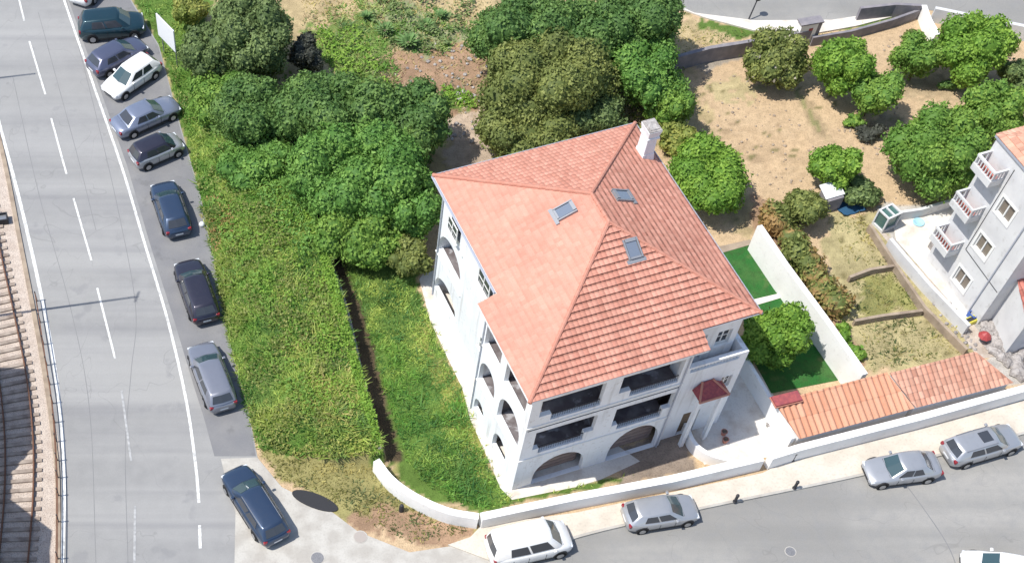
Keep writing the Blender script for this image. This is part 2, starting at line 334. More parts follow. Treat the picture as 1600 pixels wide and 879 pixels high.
ribbon('kerb', smooth_line([(780, 884), (905, 838), (1100, 793.5), (1340, 743.5), (1480, 708), (1700, 651)]), .16, .135, M['concrete'], thick=.14)
sheet('road', [(1000, -120), (1030, -4), (1085, 20), (1180, 32), (1300, 31), (1400, 16), (1440, 14), (1600, 40), (1760, 60), (1760, -120)], .016, M['asphalt_street'])
sheet('pavement', [(1020, -10), (1060, 12), (1100, 27), (1180, 48), (1262, 54), (1340, 40), (1440, 14), (1400, 16), (1300, 31), (1180, 32), (1085, 20), (1032, -4)], .12, M['patio'], thick=.12)
# road paint
ribbon('road_marking', smooth_line([(60, -120), (100, 0), (145, 130), (190, 260), (226, 380), (262, 500), (290, 620), (305, 720), (311, 785)]), .17, .022, M['paint'])
ribbon('road_marking', smooth_line([(312, 820), (313, 856)]), .17, .022, M['paint'])
ribbon('road_marking', smooth_line([(-20, 120), (0, 197), (30, 310), (60, 440), (85, 570), (98, 690), (100, 780), (97, 880), (94, 960)]), .22, .022, M['paint'])
for a, b_, mm in (((30, 0), (38, 33), 'paint'), ((46, 65), (71, 148), 'paint'), ((80, 185), (104, 272), 'paint'), ((115, 310), (143, 407), 'paint'), ((152, 450), (180, 560), 'paint'), ((190, 610), (205, 720), 'paint_worn'), ((211, 790), (210, 880), 'paint_worn')):
    ribbon('road_marking', smooth_line([a, b_]), .13, .022, M[mm])
for ln in ([(104, 0), (150, 180), (185, 330), (212, 480), (205, 580), (196, 700), (200, 879)], [(20, 120), (60, 300), (110, 480), (140, 640), (150, 879)], [(60, 20), (120, 240), (150, 360)]):
    ribbon('road_seam', smooth_line(ln), .035, .0135, M['asphalt_dark'])
ribbon('road_seam', smooth_line([(1395, 730), (1440, 790), (1480, 850), (1500, 900)]), .06, .018, M['asphalt_dark'])
# track side kerb
KL = smooth_line([(-60, 20), (-3, 210), (32, 380), (66, 560), (86, 700), (91, 790), (90, 960)])
ribbon('kerb', KL, .28, .10, M['earthwall'], thick=.12)
# yards
sheet('patio_paving', [(1075, 655), (1085, 610), (1170, 560), (1195, 590), (1245, 690), (1215, 712), (1100, 725)], .020, M['patio'])
sheet('house_apron', px=[(668, 420), (655, 436), (672, 500), (700, 560), (722, 605), (735, 655), (765, 722), (782, 762), (800, 780), (900, 760), (940, 748), (1000, 720), (900, 650), (700, 430)], z=.018, m=M['patio'])
sheet('lawn', [(1120, 395), (1176, 380), (1222, 457), (1175, 470), (1168, 530), (1168, 470)], .022, M['turf'])
sheet('lawn', [(1160, 474), (1225, 462), (1318, 592), (1205, 614), (1165, 540)], .022, M['turf'])
sheet('garden_path', [(1140, 476), (1222, 457), (1226, 463), (1150, 486)], .05, M['patio'], thick=.05)
sheet('garden_path', [(1100, 390), (1172, 374), (1176, 381), (1110, 400)], .05, M['earthwall'], thick=.05)
sheet('yard_paving', [(1393, 337), (1492, 316), (1580, 400), (1560, 500), (1512, 503), (1400, 375)], .024, M['patio'])
sheet('path', [(1360, 345), (1392, 372), (1516, 500), (1560, 556), (1530, 560), (1470, 480)], .016, mat('oldconcrete', (.46, .40, .34), .9, spec=.2, noise=[(1.2, 8, .4, .65, (.30, .24, .19), .8), (8, 6, .5, .7, (.6, .55, .5), .4)]))

# ------------------------------------------------------------ vegetation
def col_mix(n, a, b, t=None):
    t = rng.random(n) if t is None else t
    return np.array(a)[None]*(1-t[:, None])+np.array(b)[None]*t[:, None]
def quads(P, N, size, C, asp=1.0, drop=0):
    n = len(P); T = np.cross(N, rng.normal(size=(n, 3))); T /= np.linalg.norm(T, axis=1)[:, None]+1e-9
    B = np.cross(N, T); s = size*(.6+.8*rng.random(n)); s = s[:, None]
    bend = N*s*.25
    V = np.stack([P-T*s, P+B*s*asp*.55-bend, P+T*s, P-B*s*asp*.55-bend], 1).reshape(-1, 3)
    F = np.arange(4*n).reshape(n, 4)
    return V, F, np.repeat(C, 4, 0)
def crown_mesh(lobes, c1, c2, leaf=.2, dens=34, core=.82, tint=None, seed=0):
    Vs, Fs, Cs = [], [], []; k = 0; L = np.array(lobes)
    for li, (cx, cy, cz, rx, ry, rz) in enumerate(lobes):
        area = 2*pi*((rx*ry)**1.0+rx*rz)/1.0*.9; n = int(max(50, area*dens))
        d = rng.normal(size=(n, 3)); d /= np.linalg.norm(d, axis=1)[:, None]
        bumps = 1+.13*np.sin(d[:, 0]*7+li*3)*np.sin(d[:, 1]*6+li)+.10*np.sin(d[:, 2]*9+li*5)*np.cos(d[:, 0]*11)
        r = (.78+.27*rng.random(n)**.7)*bumps
        P = np.array([cx, cy, cz])+d*np.array([rx, ry, rz])*r[:, None]
        keep = (P[:, 2] > .05)
        for lj, q in enumerate(lobes):
            if lj != li:
                e = np.linalg.norm((P-np.array(q[:3]))/np.array(q[3:]), axis=1); keep &= e > .8
        gx, gy = P[:, 0]*1.0+P[:, 2]*.7, P[:, 1]+P[:, 2]*.6
        keep &= (vnoise(gx, gy, 1.5, li+11)*.6+vnoise(gx, gy, 3.6, li+5)*.4+rng.random(n)*.3) > .40
        P = P[keep]; d = d[keep]; n = len(P); gx = gx[keep]; gy = gy[keep]
        if n == 0: continue
        N = d/np.array([rx, ry, rz]); N /= np.linalg.norm(N, axis=1)[:, None]; N = N+rng.normal(size=(n, 3))*.55; N /= np.linalg.norm(N, axis=1)[:, None]
        lobet = rng.random()*.5
        t = np.clip(lobet+.45*rng.random(n)**1.5+(vnoise(gx, gy, .9, li+3)-.5)*.9, 0, 1); C = col_mix(n, c1, c2, t)
        if tint is not None:
            q = (rng.random(n) < tint[1]); C[q] = np.array(tint[0])
        V, F, Cc = quads(P, N, leaf, C); Vs.append(V); Fs.append(F+k); Cs.append(Cc); k += len(V)
        # twigs and inner foliage mass
        nu, nv = 14, 8; uu, vv = np.meshgrid(np.arange(nu)/nu*2*pi, np.linspace(-pi/2, pi/2, nv)); 
        dd = np.stack([np.cos(vv)*np.cos(uu), np.cos(vv)*np.sin(uu), np.sin(vv)], -1).reshape(-1, 3)
        rr = core*(.9+.2*rng.random(len(dd)))
        V = np.array([cx, cy, cz])+dd*np.array([rx, ry, rz])*rr[:, None]
        V[:, 2] = np.maximum(V[:, 2], .03)
        idx = np.arange(nu*nv).reshape(nv, nu); F = np.stack([idx[:-1], np.roll(idx[:-1], -1, 1), np.roll(idx[1:], -1, 1), idx[1:]], -1).reshape(-1, 4)
        Vs.append(V); Fs.append(F+k); Cs.append(np.repeat(np.array(c1)[None]*.9, len(V), 0)); k += len(V)
    return np.concatenate(Vs), np.concatenate(Fs), np.concatenate(Cs)
KIND = {'dark': ((.040, .080, .028), (.085, .14, .040)), 'olive': ((.085, .10, .030), (.17, .17, .055)), 'mid': ((.050, .11, .022), (.11, .19, .035)),
        'bright': ((.060, .14, .018), (.14, .235, .035)), 'greyish': ((.075, .095, .050), (.16, .18, .095)), 'shade': ((.035, .045, .040), (.07, .08, .07)), 'lush': ((.045, .115, .025), (.105, .20, .045)), 'brown': ((.15, .095, .04), (.26, .17, .07)), 'yellow': ((.12, .15, .035), (.22, .22, .06))}
def _br(c, f=1.55): return tuple(min(.6, q*f) for q in c)
KIND = {k: (_br(a, 2.0), _br(b, 1.9)) for k, (a, b) in KIND.items()}
KIND['bright'] = ((.14, .28, .04), (.29, .45, .07)); KIND['lush'] = ((.105, .24, .05), (.23, .40, .085)); KIND['mid'] = ((.13, .26, .048), (.26, .40, .075)); KIND['dark'] = ((.095, .19, .052), (.20, .32, .085)); KIND['greyish'] = ((.12, .18, .065), (.25, .33, .12)); KIND['olive'] = ((.15, .19, .055), (.31, .34, .10)); KIND['shade'] = ((.07, .075, .06), (.13, .14, .11))
def tree(name, cx, cy, rpx, h, kind, label, rx=1, ry=1, cat='tree', low=.12, n=9, leaf=.125, group=None, base=0, trunk='bark', zc=None, tint=None, dens=62, rot=0):
    """crown centred on survey pixel (cx,cy), radius in pixels, height h metres"""
    zc = zc if zc is not None else h*.55
    C = at(cx, cy, zc); ppm = FPX/((CZ-zc)*cos(PITCH)+C.y*sin(PITCH)); r = rpx/ppm
    root = empty(name, (C.x, C.y, base), rot, label, cat, group)
    rz = (h-low*h)/2; zcen = h-rz-base
    lobes = [(0, 0, zcen*.98, r*.78*rx, r*.78*ry, rz*.85)]
    a0 = random.random()*6
    for i in range(n):
        a = a0+i*2.4; q = (.35+.3*random.random()) if i else .1; lr = r*(.34+.14*random.random())
        zz = zcen+rz*(random.uniform(-.35, .62) if i % 3 else .55)
        k = .62 if zz > zcen+.3*rz else .68
        lobes.append((cos(a)*r*k*rx*(q+.5), sin(a)*r*k*ry*(q+.5), zz, lr*rx**.5, lr*ry**.5, min(lr, rz*.6)))
    V, F, Cc = crown_mesh(lobes, *KIND[kind], leaf=leaf, tint=tint, dens=dens)
    npmesh('crown', V, F, M['leaf'], Cc, root, smooth=False)
    b = MB(); tr = max(.08, r*.07)
    b.bar((0, 0, -.1), (tr*.8, tr*.5, zcen*.6), tr, 8, tr*.7)
    for i in range(4):
        a = i*1.7+.4; b.bar((tr*.8, tr*.5, zcen*.55), (cos(a)*r*.5*rx, sin(a)*r*.5*ry, zcen+.2*rz), tr*.55, 6, tr*.15)
    b.build('trunk', M[trunk], root, smooth=True)
    return root
WG = 'trees and big shrubs of the wooded strip by the road'
tree('tree', 333, 86, 50, 4.2, 'greyish', 'grey-green tree standing just right of the white billboard', .95, 1.15, group=WG, n=12)
tree('shrub', 297, 18, 28, 2.2, 'yellow', 'low yellow-green shrub behind the white billboard', group=WG, cat='shrub')
tree('tree', 395, 62, 66, 5.6, 'greyish', 'rounded grey-green tree right of the tree beside the billboard', group=WG, n=13)
tree('shrub', 478, 88, 28, 3.0, 'shade', 'small dark purplish shrub at the right edge of the grey-green tree', .9, 1.15, group=WG, cat='shrub')
tree('tree', 335, 150, 44, 3.6, 'mid', 'dark green shrubby tree between billboard tree and roadside grass', group=WG)
tree('tree', 395, 185, 64, 4.6, 'dark', 'dark green round tree on the bank opposite the cars parked at an angle', group=WG, n=12)
tree('shrub', 400, 262, 52, 2.8, 'lush', 'spreading green shrub low on the bank below the dark round tree', 1.1, .9, group=WG, cat='shrub')
tree('tree', 520, 185, 78, 5.4, 'dark', 'broad dark tree at the top of the thicket, next to the weedy lot', 1.1, .8, group=WG, n=14)
tree('tree', 640, 200, 66, 5.2, 'dark', 'dark tree at the right corner of the thicket, behind the villa roof corner', .95, 1.0, group=WG, n=13)
tree('tree', 560, 285, 95, 5.6, 'lush', 'largest dense green tree in the middle of the thicket left of the villa', 1.1, .8, group=WG, n=18)
tree('tree', 640, 320, 62, 4.8, 'lush', 'dense green tree touching the white side wall of the villa', .8, 1.1, group=WG, n=12)
tree('tree', 560, 372, 58, 3.6, 'mid', 'lower green tree at the front edge of the thicket, by the head of the painted shade strip', 1.2, .7, group=WG, n=12)
tree('shrub', 640, 405, 36, 2.6, 'olive', 'olive shrub at the foot of the rear corner of the villa', .9, .8, group=WG, cat='shrub')
NG = 'trees behind the villa'
tree('tree', 812, 62, 72, 6.5, 'dark', 'tall dark green tree at the left of the group behind the villa', 1.0, .85, group=NG, n=15)
tree('tree', 915, 70, 66, 6.3, 'dark', 'dark green tree with a pale dead spot, second in the group behind the villa', 1.0, .9, group=NG, n=14)
tree('tree', 850, 135, 92, 6.0, 'olive', 'large olive-yellow tree in the middle behind the villa roof', 1.05, .8, group=NG, n=18)
tree('tree', 815, 215, 70, 3.8, 'olive', 'low olive tree directly behind the left part of the roof ridge', 1.1, .7, group=NG, n=12)
tree('tree', 915, 190, 52, 3.4, 'greyish', 'grey-olive tree just behind the back eave of the villa', 1.2, .7, group=NG, n=10)
tree('tree', 1000, 40, 66, 7.0, 'dark', 'tallest dark tree beside the upper road', .95, 1.0, group=NG, n=15)
tree('tree', 1010, 120, 56, 5.0, 'lush', 'bright green tree between the tallest dark tree and the chimney', 1.0, 1.1, group=NG, n=13)
tree('tree', 1045, 165, 40, 3.6, 'mid', 'green tree casting a ragged shadow on the sandy lot above the chimney', .9, 1.1, group=NG)
tree('tree', 1106, 280, 66, 3.2, 'bright', 'broad bright green shrub right of the chimney, between roof and sandy lot', .85, 1.15, group=NG, n=16)
tree('shrub', 1055, 215, 30, 2.0, 'yellow', 'yellow-green shrub next to the top of the chimney', group=NG, cat='shrub')
LG = 'round trees on the sandy lot'
tree('tree', 1214, 95, 47, 3.6, 'olive', 'pale olive tree with bare whitish branches beside the low dark wall', 1.05, .85, group=LG, n=10, tint=((.42, .38, .3), .04))
tree('tree', 1315, 105, 45, 4.4, 'bright', 'round bright green tree upper left on the sandy lot, touching a smaller one', group=LG, n=12)
tree('tree', 1365, 145, 42, 3.6, 'mid', 'thinner green tree overlapping the lower right of the round bright one', .9, 1.0, group=LG, n=9, zc=2.1)
tree('tree', 1434, 95, 40, 3.2, 'mid', 'small dome-shaped tree left of the widest tree near the upper road', 1.05, .8, group=LG)
tree('tree', 1518, 80, 56, 4.4, 'bright', 'wide bright tree at the top right near the upper road', 1.0, .9, group=LG, n=14)
tree('tree', 1462, 240, 67, 4.8, 'mid', 'biggest domed green tree, left of the grey building balconies', 1.0, 1.0, group=LG, n=16)
tree('tree', 1546, 185, 52, 4.2, 'mid', 'green tree behind the roof corner of the grey building', 1.1, .75, group=LG, n=11)
tree('tree', 1305, 262, 37, 3.4, 'bright', 'small round lime-green tree alone in the middle of the sandy lot', group=LG)
tree('shrub', 1342, 302, 32, 1.5, 'greyish', 'grey-green shrub beside the blue tarpaulin', 1.1, .8, group=LG, cat='shrub', n=6)
tree('tree', 1592, 118, 30, 2.6, 'greyish', 'grey-green shrubby tree cut by the right edge of the picture', group=LG, n=7)
tree('shrub', 1484, 132, 17, .6, 'dark', 'flat dark bush on bare sand below the widest tree', 1.2, .7, group=LG, cat='shrub', n=4, leaf=.12)
tree('shrub', 1335, 190, 17, .7, 'mid', 'tiny bush at the foot of the thinner green tree', 1, .8, group=LG, cat='shrub', n=4, leaf=.12)
tree('shrub', 1425, 55, 16, .6, 'olive', 'small scrubby bush by the end of the dark wall', 1, .8, group=LG, cat='shrub', n=4, leaf=.12)
tree('shrub', 1358, 208, 22, .8, 'shade', 'dark twiggy bush under the thinner green tree', 1.3, .7, group=LG, cat='shrub', n=4, leaf=.12)
tree('shrub', 1255, 325, 36, 2.3, 'olive', 'peaked olive shrub at the head of the hedge, next to the small shed', 1.0, 1.1, cat='shrub', n=8)
tree('tree', 1212, 528, 50, 3.8, 'bright', 'round garden tree on the green lawn beside the villa', 1.0, .9, n=14, zc=2.0)
# hedge along the garden wall
def hedge(name, px, wd, h, kinds, label, cat='hedge'):
    line = [at(x, y, h*.5) for x, y in px]; c = line[len(line)//2]; root = empty(name, (c.x, c.y, 0), 0, label, cat); lob = []
    for a, b in zip(line[:-1], line[1:]):
        n = max(1, int((b-a).length/(wd*.45)))
        for i in range(n):
            p = a.lerp(b, i/n); lob.append((p.x-c.x+random.uniform(-.25, .25), p.y-c.y+random.uniform(-.25, .25), h*random.uniform(.42, .5), wd*random.uniform(.42, .6), wd*random.uniform(.42, .6), h*random.uniform(.42, .6)))
    V, F, C = crown_mesh(lob, *KIND[kinds[0]], leaf=.15, dens=40)
    t = vnoise(V[:, 0], V[:, 1], .7, 3)+.3*rng.random(len(V)); q = t > .75
    C[q] = col_mix(q.sum(), *KIND[kinds[1]])
    npmesh('foliage', V, F, M['leaf'], C, root, smooth=False)
    for l in lob[::3]: b = MB(); b.bar((l[0], l[1], -.05), (l[0]+.1, l[1], h*.5), .05, 6, .03); b.build('stem', M['bark'], root)
    return root
hedge('hedge', [(1208, 335), (1235, 370), (1262, 410), (1290, 450), (1315, 490)], 2.0, 1.7, ('olive', 'brown'), 'green and rust-brown hedge running along the outer side of the white garden wall')
hedge('hedge', [(1318, 515), (1335, 548), (1345, 568)], .8, .6, ('bright', 'mid'), 'short low green hedge at the lower end of the white garden wall')

def scatter(px, dens, seed=0, zf=True, jit=0, clump=.0):
    p = P2(px); xs = [q[0] for q in p]; ys = [q[1] for q in p]; A = (max(xs)-min(xs))*(max(ys)-min(ys)); n = int(A*dens)
    X = rng.uniform(min(xs), max(xs), n); Y = rng.uniform(min(ys), max(ys), n)
    k = inpoly(X, Y, p)
    if clump: k &= vnoise(X, Y, 1.1, seed+20)+rng.random(n)*.25 > clump
    X = X[k]; Y = Y[k]; return X, Y, bank_h(X, Y)
def grass(name, zones, label, h=.35, cols=(GRASS, YEL), wd=.05, leafy=0, lean=.35):
    Vs, Fs, Cs = [], [], []; k = 0
    for zi, (px, dens, hh, c1, c2, clump) in enumerate(zones):
        X, Y, Z = scatter(px, dens, zi, clump=clump); n = len(X)
        patch = vnoise(X, Y, .28, zi+31)*.45+vnoise(X, Y, .9, zi+36)*.3+vnoise(X, Y, 2.4, zi+41)*.25
        H_ = hh*(.5+.8*rng.random(n))*(.25+1.5*vnoise(X, Y, 1.3, zi+77)**1.3); a = rng.random(n)*2*pi; l = (.4+rng.random(n))*lean*H_*3.0; H_ = H_*.62
        w_ = wd*(.6+.8*rng.random(n)); ca, sa = np.cos(a), np.sin(a); b = rng.random(n)*2*pi
        A = np.stack([X-ca*w_, Y-sa*w_, Z-.02], -1); B = np.stack([X+ca*w_, Y+sa*w_, Z-.02], -1)
        T = np.stack([X+np.cos(b)*l, Y+np.sin(b)*l, Z+H_], -1)
        t = np.clip((patch-.36)*3.2+rng.normal(size=n)*.2, 0, 1); C = col_mix(n, c1, c2, t)*(.75+.5*rng.random(n))[:, None]; q = (vnoise(X, Y, .5, zi+91)*.6+vnoise(X, Y, 1.7, zi+92)*.4+rng.normal(size=n)*.05) > .63; C[q] = C[q]*np.array([.50, .64, .72])
        Vs.append(np.stack([A, B, T], 1).reshape(-1, 3)); Fs.append(np.arange(3*n).reshape(n, 3)+k); Cs.append(np.repeat(C, 3, 0)); k += 3*n
    o = npmesh(name, np.concatenate(Vs), np.concatenate(Fs), M['leaf'], np.concatenate(Cs), smooth=False)
    return tag(o, label, 'grass', kind='stuff')
g1, g2, g3 = (.15, .31, .055), (.42, .51, .12), (.50, .43, .16)
YARD_PX = [(530, 385), (560, 425), (650, 440), (668, 500), (696, 560), (718, 607), (731, 655), (761, 724), (778, 764), (798, 784), (900, 763), (1000, 738), (755, 795), (705, 782), (660, 752), (634, 716), (597, 600), (565, 480), (528, 400)]
grass('roadside_grass', [(BANK_PX, 190, .42, g1, g2, 0), ([(420, 340), (480, 370), (520, 480), (550, 600), (570, 700), (500, 690), (450, 600), (420, 450)], 40, .6, g2, g3, .3), ([(310, 320), (360, 330), (350, 420), (330, 400)], 40, .4, g2, g3, .2)], 'tall green and yellow grass on the bank between parked cars and villa', wd=.05)
grass('yard_grass', [(YARD_PX, 190, .30, (.17, .35, .06), (.42, .52, .12), 0), ([(640, 480), (690, 520), (760, 700), (790, 770), (740, 740), (700, 620)], 25, .3, (.40, .44, .12), g3, .2), (YARD_PX, 50, .5, (.10, .22, .05), (.25, .36, .09), .62)], 'overgrown green grass around the left and front of the villa', wd=.045)
grass('dry_grass', [([(403, 700), (600, 722), (640, 772), (745, 815), (720, 835), (640, 848), (570, 812), (520, 785), (430, 745)], 70, .25, (.20, .20, .06), g3, .2)], 'dry brownish grass at the street corner outside the curved white wall', wd=.05)
grass('weeds', [([(480, 20), (560, 0), (640, -10), (740, 40), (690, 90), (620, 80), (620, 150), (560, 165), (500, 120), (470, 60)], 75, .35, (.15, .31, .05), (.36, .44, .15), .44), ([(470, 0), (770, 0), (770, 200), (600, 130), (480, 60)], 25, .25, g3, (.42, .32, .2), .3)], 'green weeds and dry stalks covering the vacant lot behind the thicket', wd=.06)
grass('weeds', [([(1062, 35), (1190, 53), (1150, 62), (1062, 82)], 30, .25, (.09, .17, .03), g3, .3), ([(1255, 60), (1380, 26), (1420, 20), (1400, 38), (1280, 58)], 50, .2, (.09, .17, .03), g2, .2)], 'thin weeds along the pavement of the upper road', wd=.05)
grass('plot_grass', [([(1290, 335), (1350, 335), (1395, 415), (1330, 428)], 40, .25, (.12, .15, .04), g3, .45), ([(1330, 435), (1398, 425), (1438, 480), (1340, 492)], 60, .25, (.12, .16, .04), g3, .25), ([(1340, 500), (1442, 490), (1510, 548), (1360, 580)], 50, .25, (.12, .15, .04), g3, .35)], 'dry mottled grass in the three garden plots right of the hedge', wd=.05)
grass('roadside_verge', [([(212, -20), (300, -20), (300, 100), (300, 130), (322, 300), (345, 430), (366, 530), (395, 650), (392, 640), (360, 518), (343, 428), (317, 300), (288, 200), (253, 72), (214, 0)], 80, .25, g1, g2, 0)], 'green verge grass around the foot of the white billboard', wd=.06)
# leafy scrub on the bank and on the vacant lot
def agave(cx, cy, R_, lb, first=[None]):
    if first[0] is None:
        t = empty('agave', at(cx, cy, 0), 0, 'grey-green spiky clump growing on the vacant lot behind the villa', 'plant', 'spiky clumps on the vacant lot'); b = MB()
        for i in range(34):
            a = i*2.399; el = R(18+55*((i*.37) % 1)); L_ = .8+.3*((i*.61) % 1); w_ = .09; d = Vector((cos(a), sin(a), 0)); p = Vector((-sin(a), cos(a), 0))
            m1 = d*(L_*.5*cos(el))+Vector((0, 0, L_*.5*sin(el)+.08)); tp = d*L_*cos(el)*1.05+Vector((0, 0, L_*sin(el)*.8)); k = .8+.4*((i*.73) % 1)
            b.add([p*w_*.6+Vector((0, 0, .02)), m1+p*w_, tp, m1-p*w_, -p*w_*.6+Vector((0, 0, .02)), m1-Vector((0, 0, .03))], [(0, 1, 5), (1, 2, 5), (5, 2, 3), (5, 3, 4), (0, 5, 4)], (.17*k, .29*k, .10*k))
        b.build('leaves', M['leaf'], t); b = MB(); b.lathe([(.16, -.05), (.12, .2), (.03, .3)], 8); b.build('stem', M['bark'], t); first[0] = t
    else:
        o = first[0]; t = o.copy(); COL.objects.link(t); t.location = at(cx, cy, 0); t.rotation_euler = (0, 0, cx*.7)
        for ch in list(o.children): c = ch.copy(); COL.objects.link(c); c.parent = t
    t.scale = (R_,)*3; t['label'] = lb
for a_ in ((638, 72, 1.35, 'largest spiky green clump, at the edge of the bare brown soil'), (665, 45, 1.0, 'spiky green clump just above the largest one on the vacant lot'), (602, 52, 1.1, 'spiky green clump left of the largest one on the vacant lot'), (572, 30, .9, 'leftmost spiky green clump on the vacant lot'), (690, 28, .9, 'rightmost spiky green clump, towards the tall dark trees')): agave(*a_)
def scrub(name, zones, label):
    Vs, Fs, Cs = [], [], []; k = 0
    for zi, (px, dens, hmax, kind, clump, leaf) in enumerate(zones):
        X, Y, Z = scatter(px, dens, zi+5, clump=clump); n = len(X)
        hh = hmax*np.clip(vnoise(X, Y, 1.0, zi+60)*.7+vnoise(X, Y, 2.6, zi+61)*.5, .1, 1)
        P = np.stack([X, Y, Z+hh*(.55+.45*rng.random(n))], -1); N = rng.normal(size=(n, 3))*.6+np.array([0, 0, 1]); N /= np.linalg.norm(N, axis=1)[:, None]
        V, F, C = quads(P, N, leaf, col_mix(n, *KIND[kind])); Vs.append(V); Fs.append(F+k); Cs.append(C); k += len(V)
    return tag(npmesh(name, np.concatenate(Vs), np.concatenate(Fs), M['leaf'], np.concatenate(Cs), smooth=False), label, 'undergrowth', kind='stuff')
scrub('bank_undergrowth', [([(350, 330), (420, 290), (480, 365), (515, 470), (540, 600), (560, 690), (500, 660), (440, 580), (405, 480), (380, 400)], 46, .55, 'bright', .5, .09), ([(420, 300), (480, 350), (530, 470), (555, 590), (590, 700), (540, 690), (470, 480)], 50, .5, 'bright', .45, .09), ([(450, 290), (480, 340), (515, 430), (550, 550), (575, 630), (598, 715), (585, 715), (535, 560), (500, 440), (465, 340)], 170, .6, 'bright', 0, .09), ([(468, 320), (490, 365), (528, 470), (560, 600), (598, 722), (586, 722), (546, 600), (514, 470), (476, 368)], 230, .45, 'bright', 0, .09), ([(325, 300), (370, 330), (405, 420), (430, 520), (470, 600), (510, 680), (470, 670), (420, 590), (390, 500), (350, 400)], 90, .75, 'mid', .58, .10), ([(330, 240), (430, 260), (480, 340), (520, 440), (470, 430), (400, 330)], 80, .8, 'lush', .50, .10), ([(320, 310), (370, 320), (365, 400), (335, 410)], 60, .5, 'brown', .55, .09), ([(400, 640), (470, 650), (590, 700), (590, 722), (450, 716), (405, 690)], 70, .45, 'yellow', .45, .09), (BANK_PX, 60, .7, 'olive', .66, .09)], 'leafy undergrowth and creepers on the upper part of the roadside bank')
scrub('lot_undergrowth', [([(560, 0), (740, 0), (745, 60), (690, 90), (600, 70)], 30, .8, 'greyish', .66, .15), ([(490, 40), (560, 40), (620, 150), (560, 150), (500, 90)], 40, .45, 'bright', .55, .13), ([(690, 130), (745, 150), (745, 172), (690, 165)], 60, .4, 'bright', .2, .13), ([(330, 130), (520, 120), (680, 230), (655, 400), (540, 410), (450, 300), (330, 230)], 25, 1.0, 'dark', .1, .16), ([(760, 200), (980, 60), (1070, 90), (1060, 200), (800, 250)], 25, .9, 'olive', .1, .16)], 'scrub filling the gaps between the trees and on the vacant lot')

# ------------------------------------------------------------ garden and street walls
def wall_thing(name, px, wd, h, m, label, base=0, cap=None, smoothn=6, z0=-.05, cat='wall', off=0, hz=None):
    ln = smooth_line(px, h if hz is None else hz, smoothn) if smoothn else [at(x, y, h) for x, y in px]
    c = ln[len(ln)//2].copy(); root = empty(name, (c.x, c.y, 0), 0, label, cat)
    loc = [Vector((p.x-c.x, p.y-c.y, 0)) for p in ln]
    def strip(w_, a, b_, mm, nm):
        o = ribbon(nm, loc, w_, b_, mm, thick=b_-a, kind=None, off=off); o.parent = root; return o
    strip(wd, z0, h, m, 'masonry')
    if cap: strip(wd+.10, h+.002, h+.06, cap, 'coping')
    return root
wall_thing('retaining_wall', [(462, 290), (480, 335), (505, 385), (538, 470), (568, 595), (586, 665), (594, 700)], .22, 1.2, M['darkwall'], 'overgrown retaining wall hidden under creepers between bank and villa yard')
wall_thing('street_wall', [(588, 718), (612, 748), (650, 775), (700, 797), (748, 806)], .42, 1.1, M['wallwhite'], 'curved low white wall rounding the street corner of the villa plot')
wall_thing('street_wall', [(752, 806), (900, 775), (1050, 747), (1192, 714)], .48, 1.1, M['wallwhite'], 'straight low white wall along the pavement in front of the villa', smoothn=0)
wall_thing('street_wall', [(1205, 712), (1250, 698), (1440, 650), (1462, 644), (1600, 606), (1720, 572)], .45, 1.2, M['wallwhite'], 'long whitewashed wall in front of the tiled sheds, behind the right-hand cars', smoothn=0)
wall_thing('garden_wall', [(1187, 352), (1228, 412), (1295, 503), (1352, 584)], .36, 2.3, M['wallwhite'], 'high white garden wall between the lawn and the rust-brown hedge', smoothn=0)
wall_thing('patio_wall', [(1160, 548), (1205, 622), (1240, 684)], .22, 1.5, M['wallwhite'], 'plain wall between the villa patio and the green lawn', smoothn=0)
wall_thing('patio_wall', [(1072, 660), (1085, 690), (1108, 708), (1140, 718)], .25, .9, M['wallwhite'], 'curved white wall of the driveway ramp beside the villa patio')
wall_thing('boundary_wall', [(1058, 88), (1110, 74), (1160, 66), (1268, 46)], .3, 1.3, M['darkwall'], 'long dark grey wall between upper road verge and sandy lot', smoothn=0)
wall_thing('boundary_wall', [(1270, 58), (1330, 48), (1395, 30), (1440, 14)], .2, .8, M['darkwall'], 'thin dark wall slanting up to the upper road', smoothn=0)
wall_thing('boundary_wall', [(1444, 8), (1452, 30), (1466, 54)], .4, 1.0, M['wallwhite'], 'short pale wall stub running down from the upper road')
wall_thing('boundary_wall', [(1462, 12), (1530, 26), (1600, 40), (1700, 62)], .3, 1.2, M['stucco_grey'], 'grey wall along the upper road at the top right', smoothn=0)
wall_thing('boundary_wall', [(1345, 12), (1400, 6), (1440, 8)], .25, 1.2, M['darkwall'], 'dark parapet bordering the grass triangle by the upper road', smoothn=0)
wall_thing('plot_wall', [(1328, 432), (1360, 420), (1398, 414)], .2, .5, M['earthwall'], 'low earth-coloured wall between the upper and middle garden plots', smoothn=0)
wall_thing('plot_wall', [(1336, 500), (1380, 492), (1442, 484)], .2, .5, M['earthwall'], 'low earth-coloured wall between the middle and lower garden plots', smoothn=0)
wall_thing('plot_wall', [(1360, 350), (1400, 412), (1445, 478), (1512, 545)], .2, .6, M['earthwall'], 'long low wall along the concrete path above the garden plots', smoothn=0)
wall_thing('yard_wall', [(1392, 372), (1450, 440), (1515, 508)], .25, .9, M['stucco_grey'], 'wall edging the bright paved yard of the grey building', smoothn=0)
wall_thing('yard_wall', [(1392, 333), (1440, 326), (1488, 312)], .2, .8, M['stucco_grey'], 'rear wall of the bright paved yard under the big domed tree', smoothn=0)

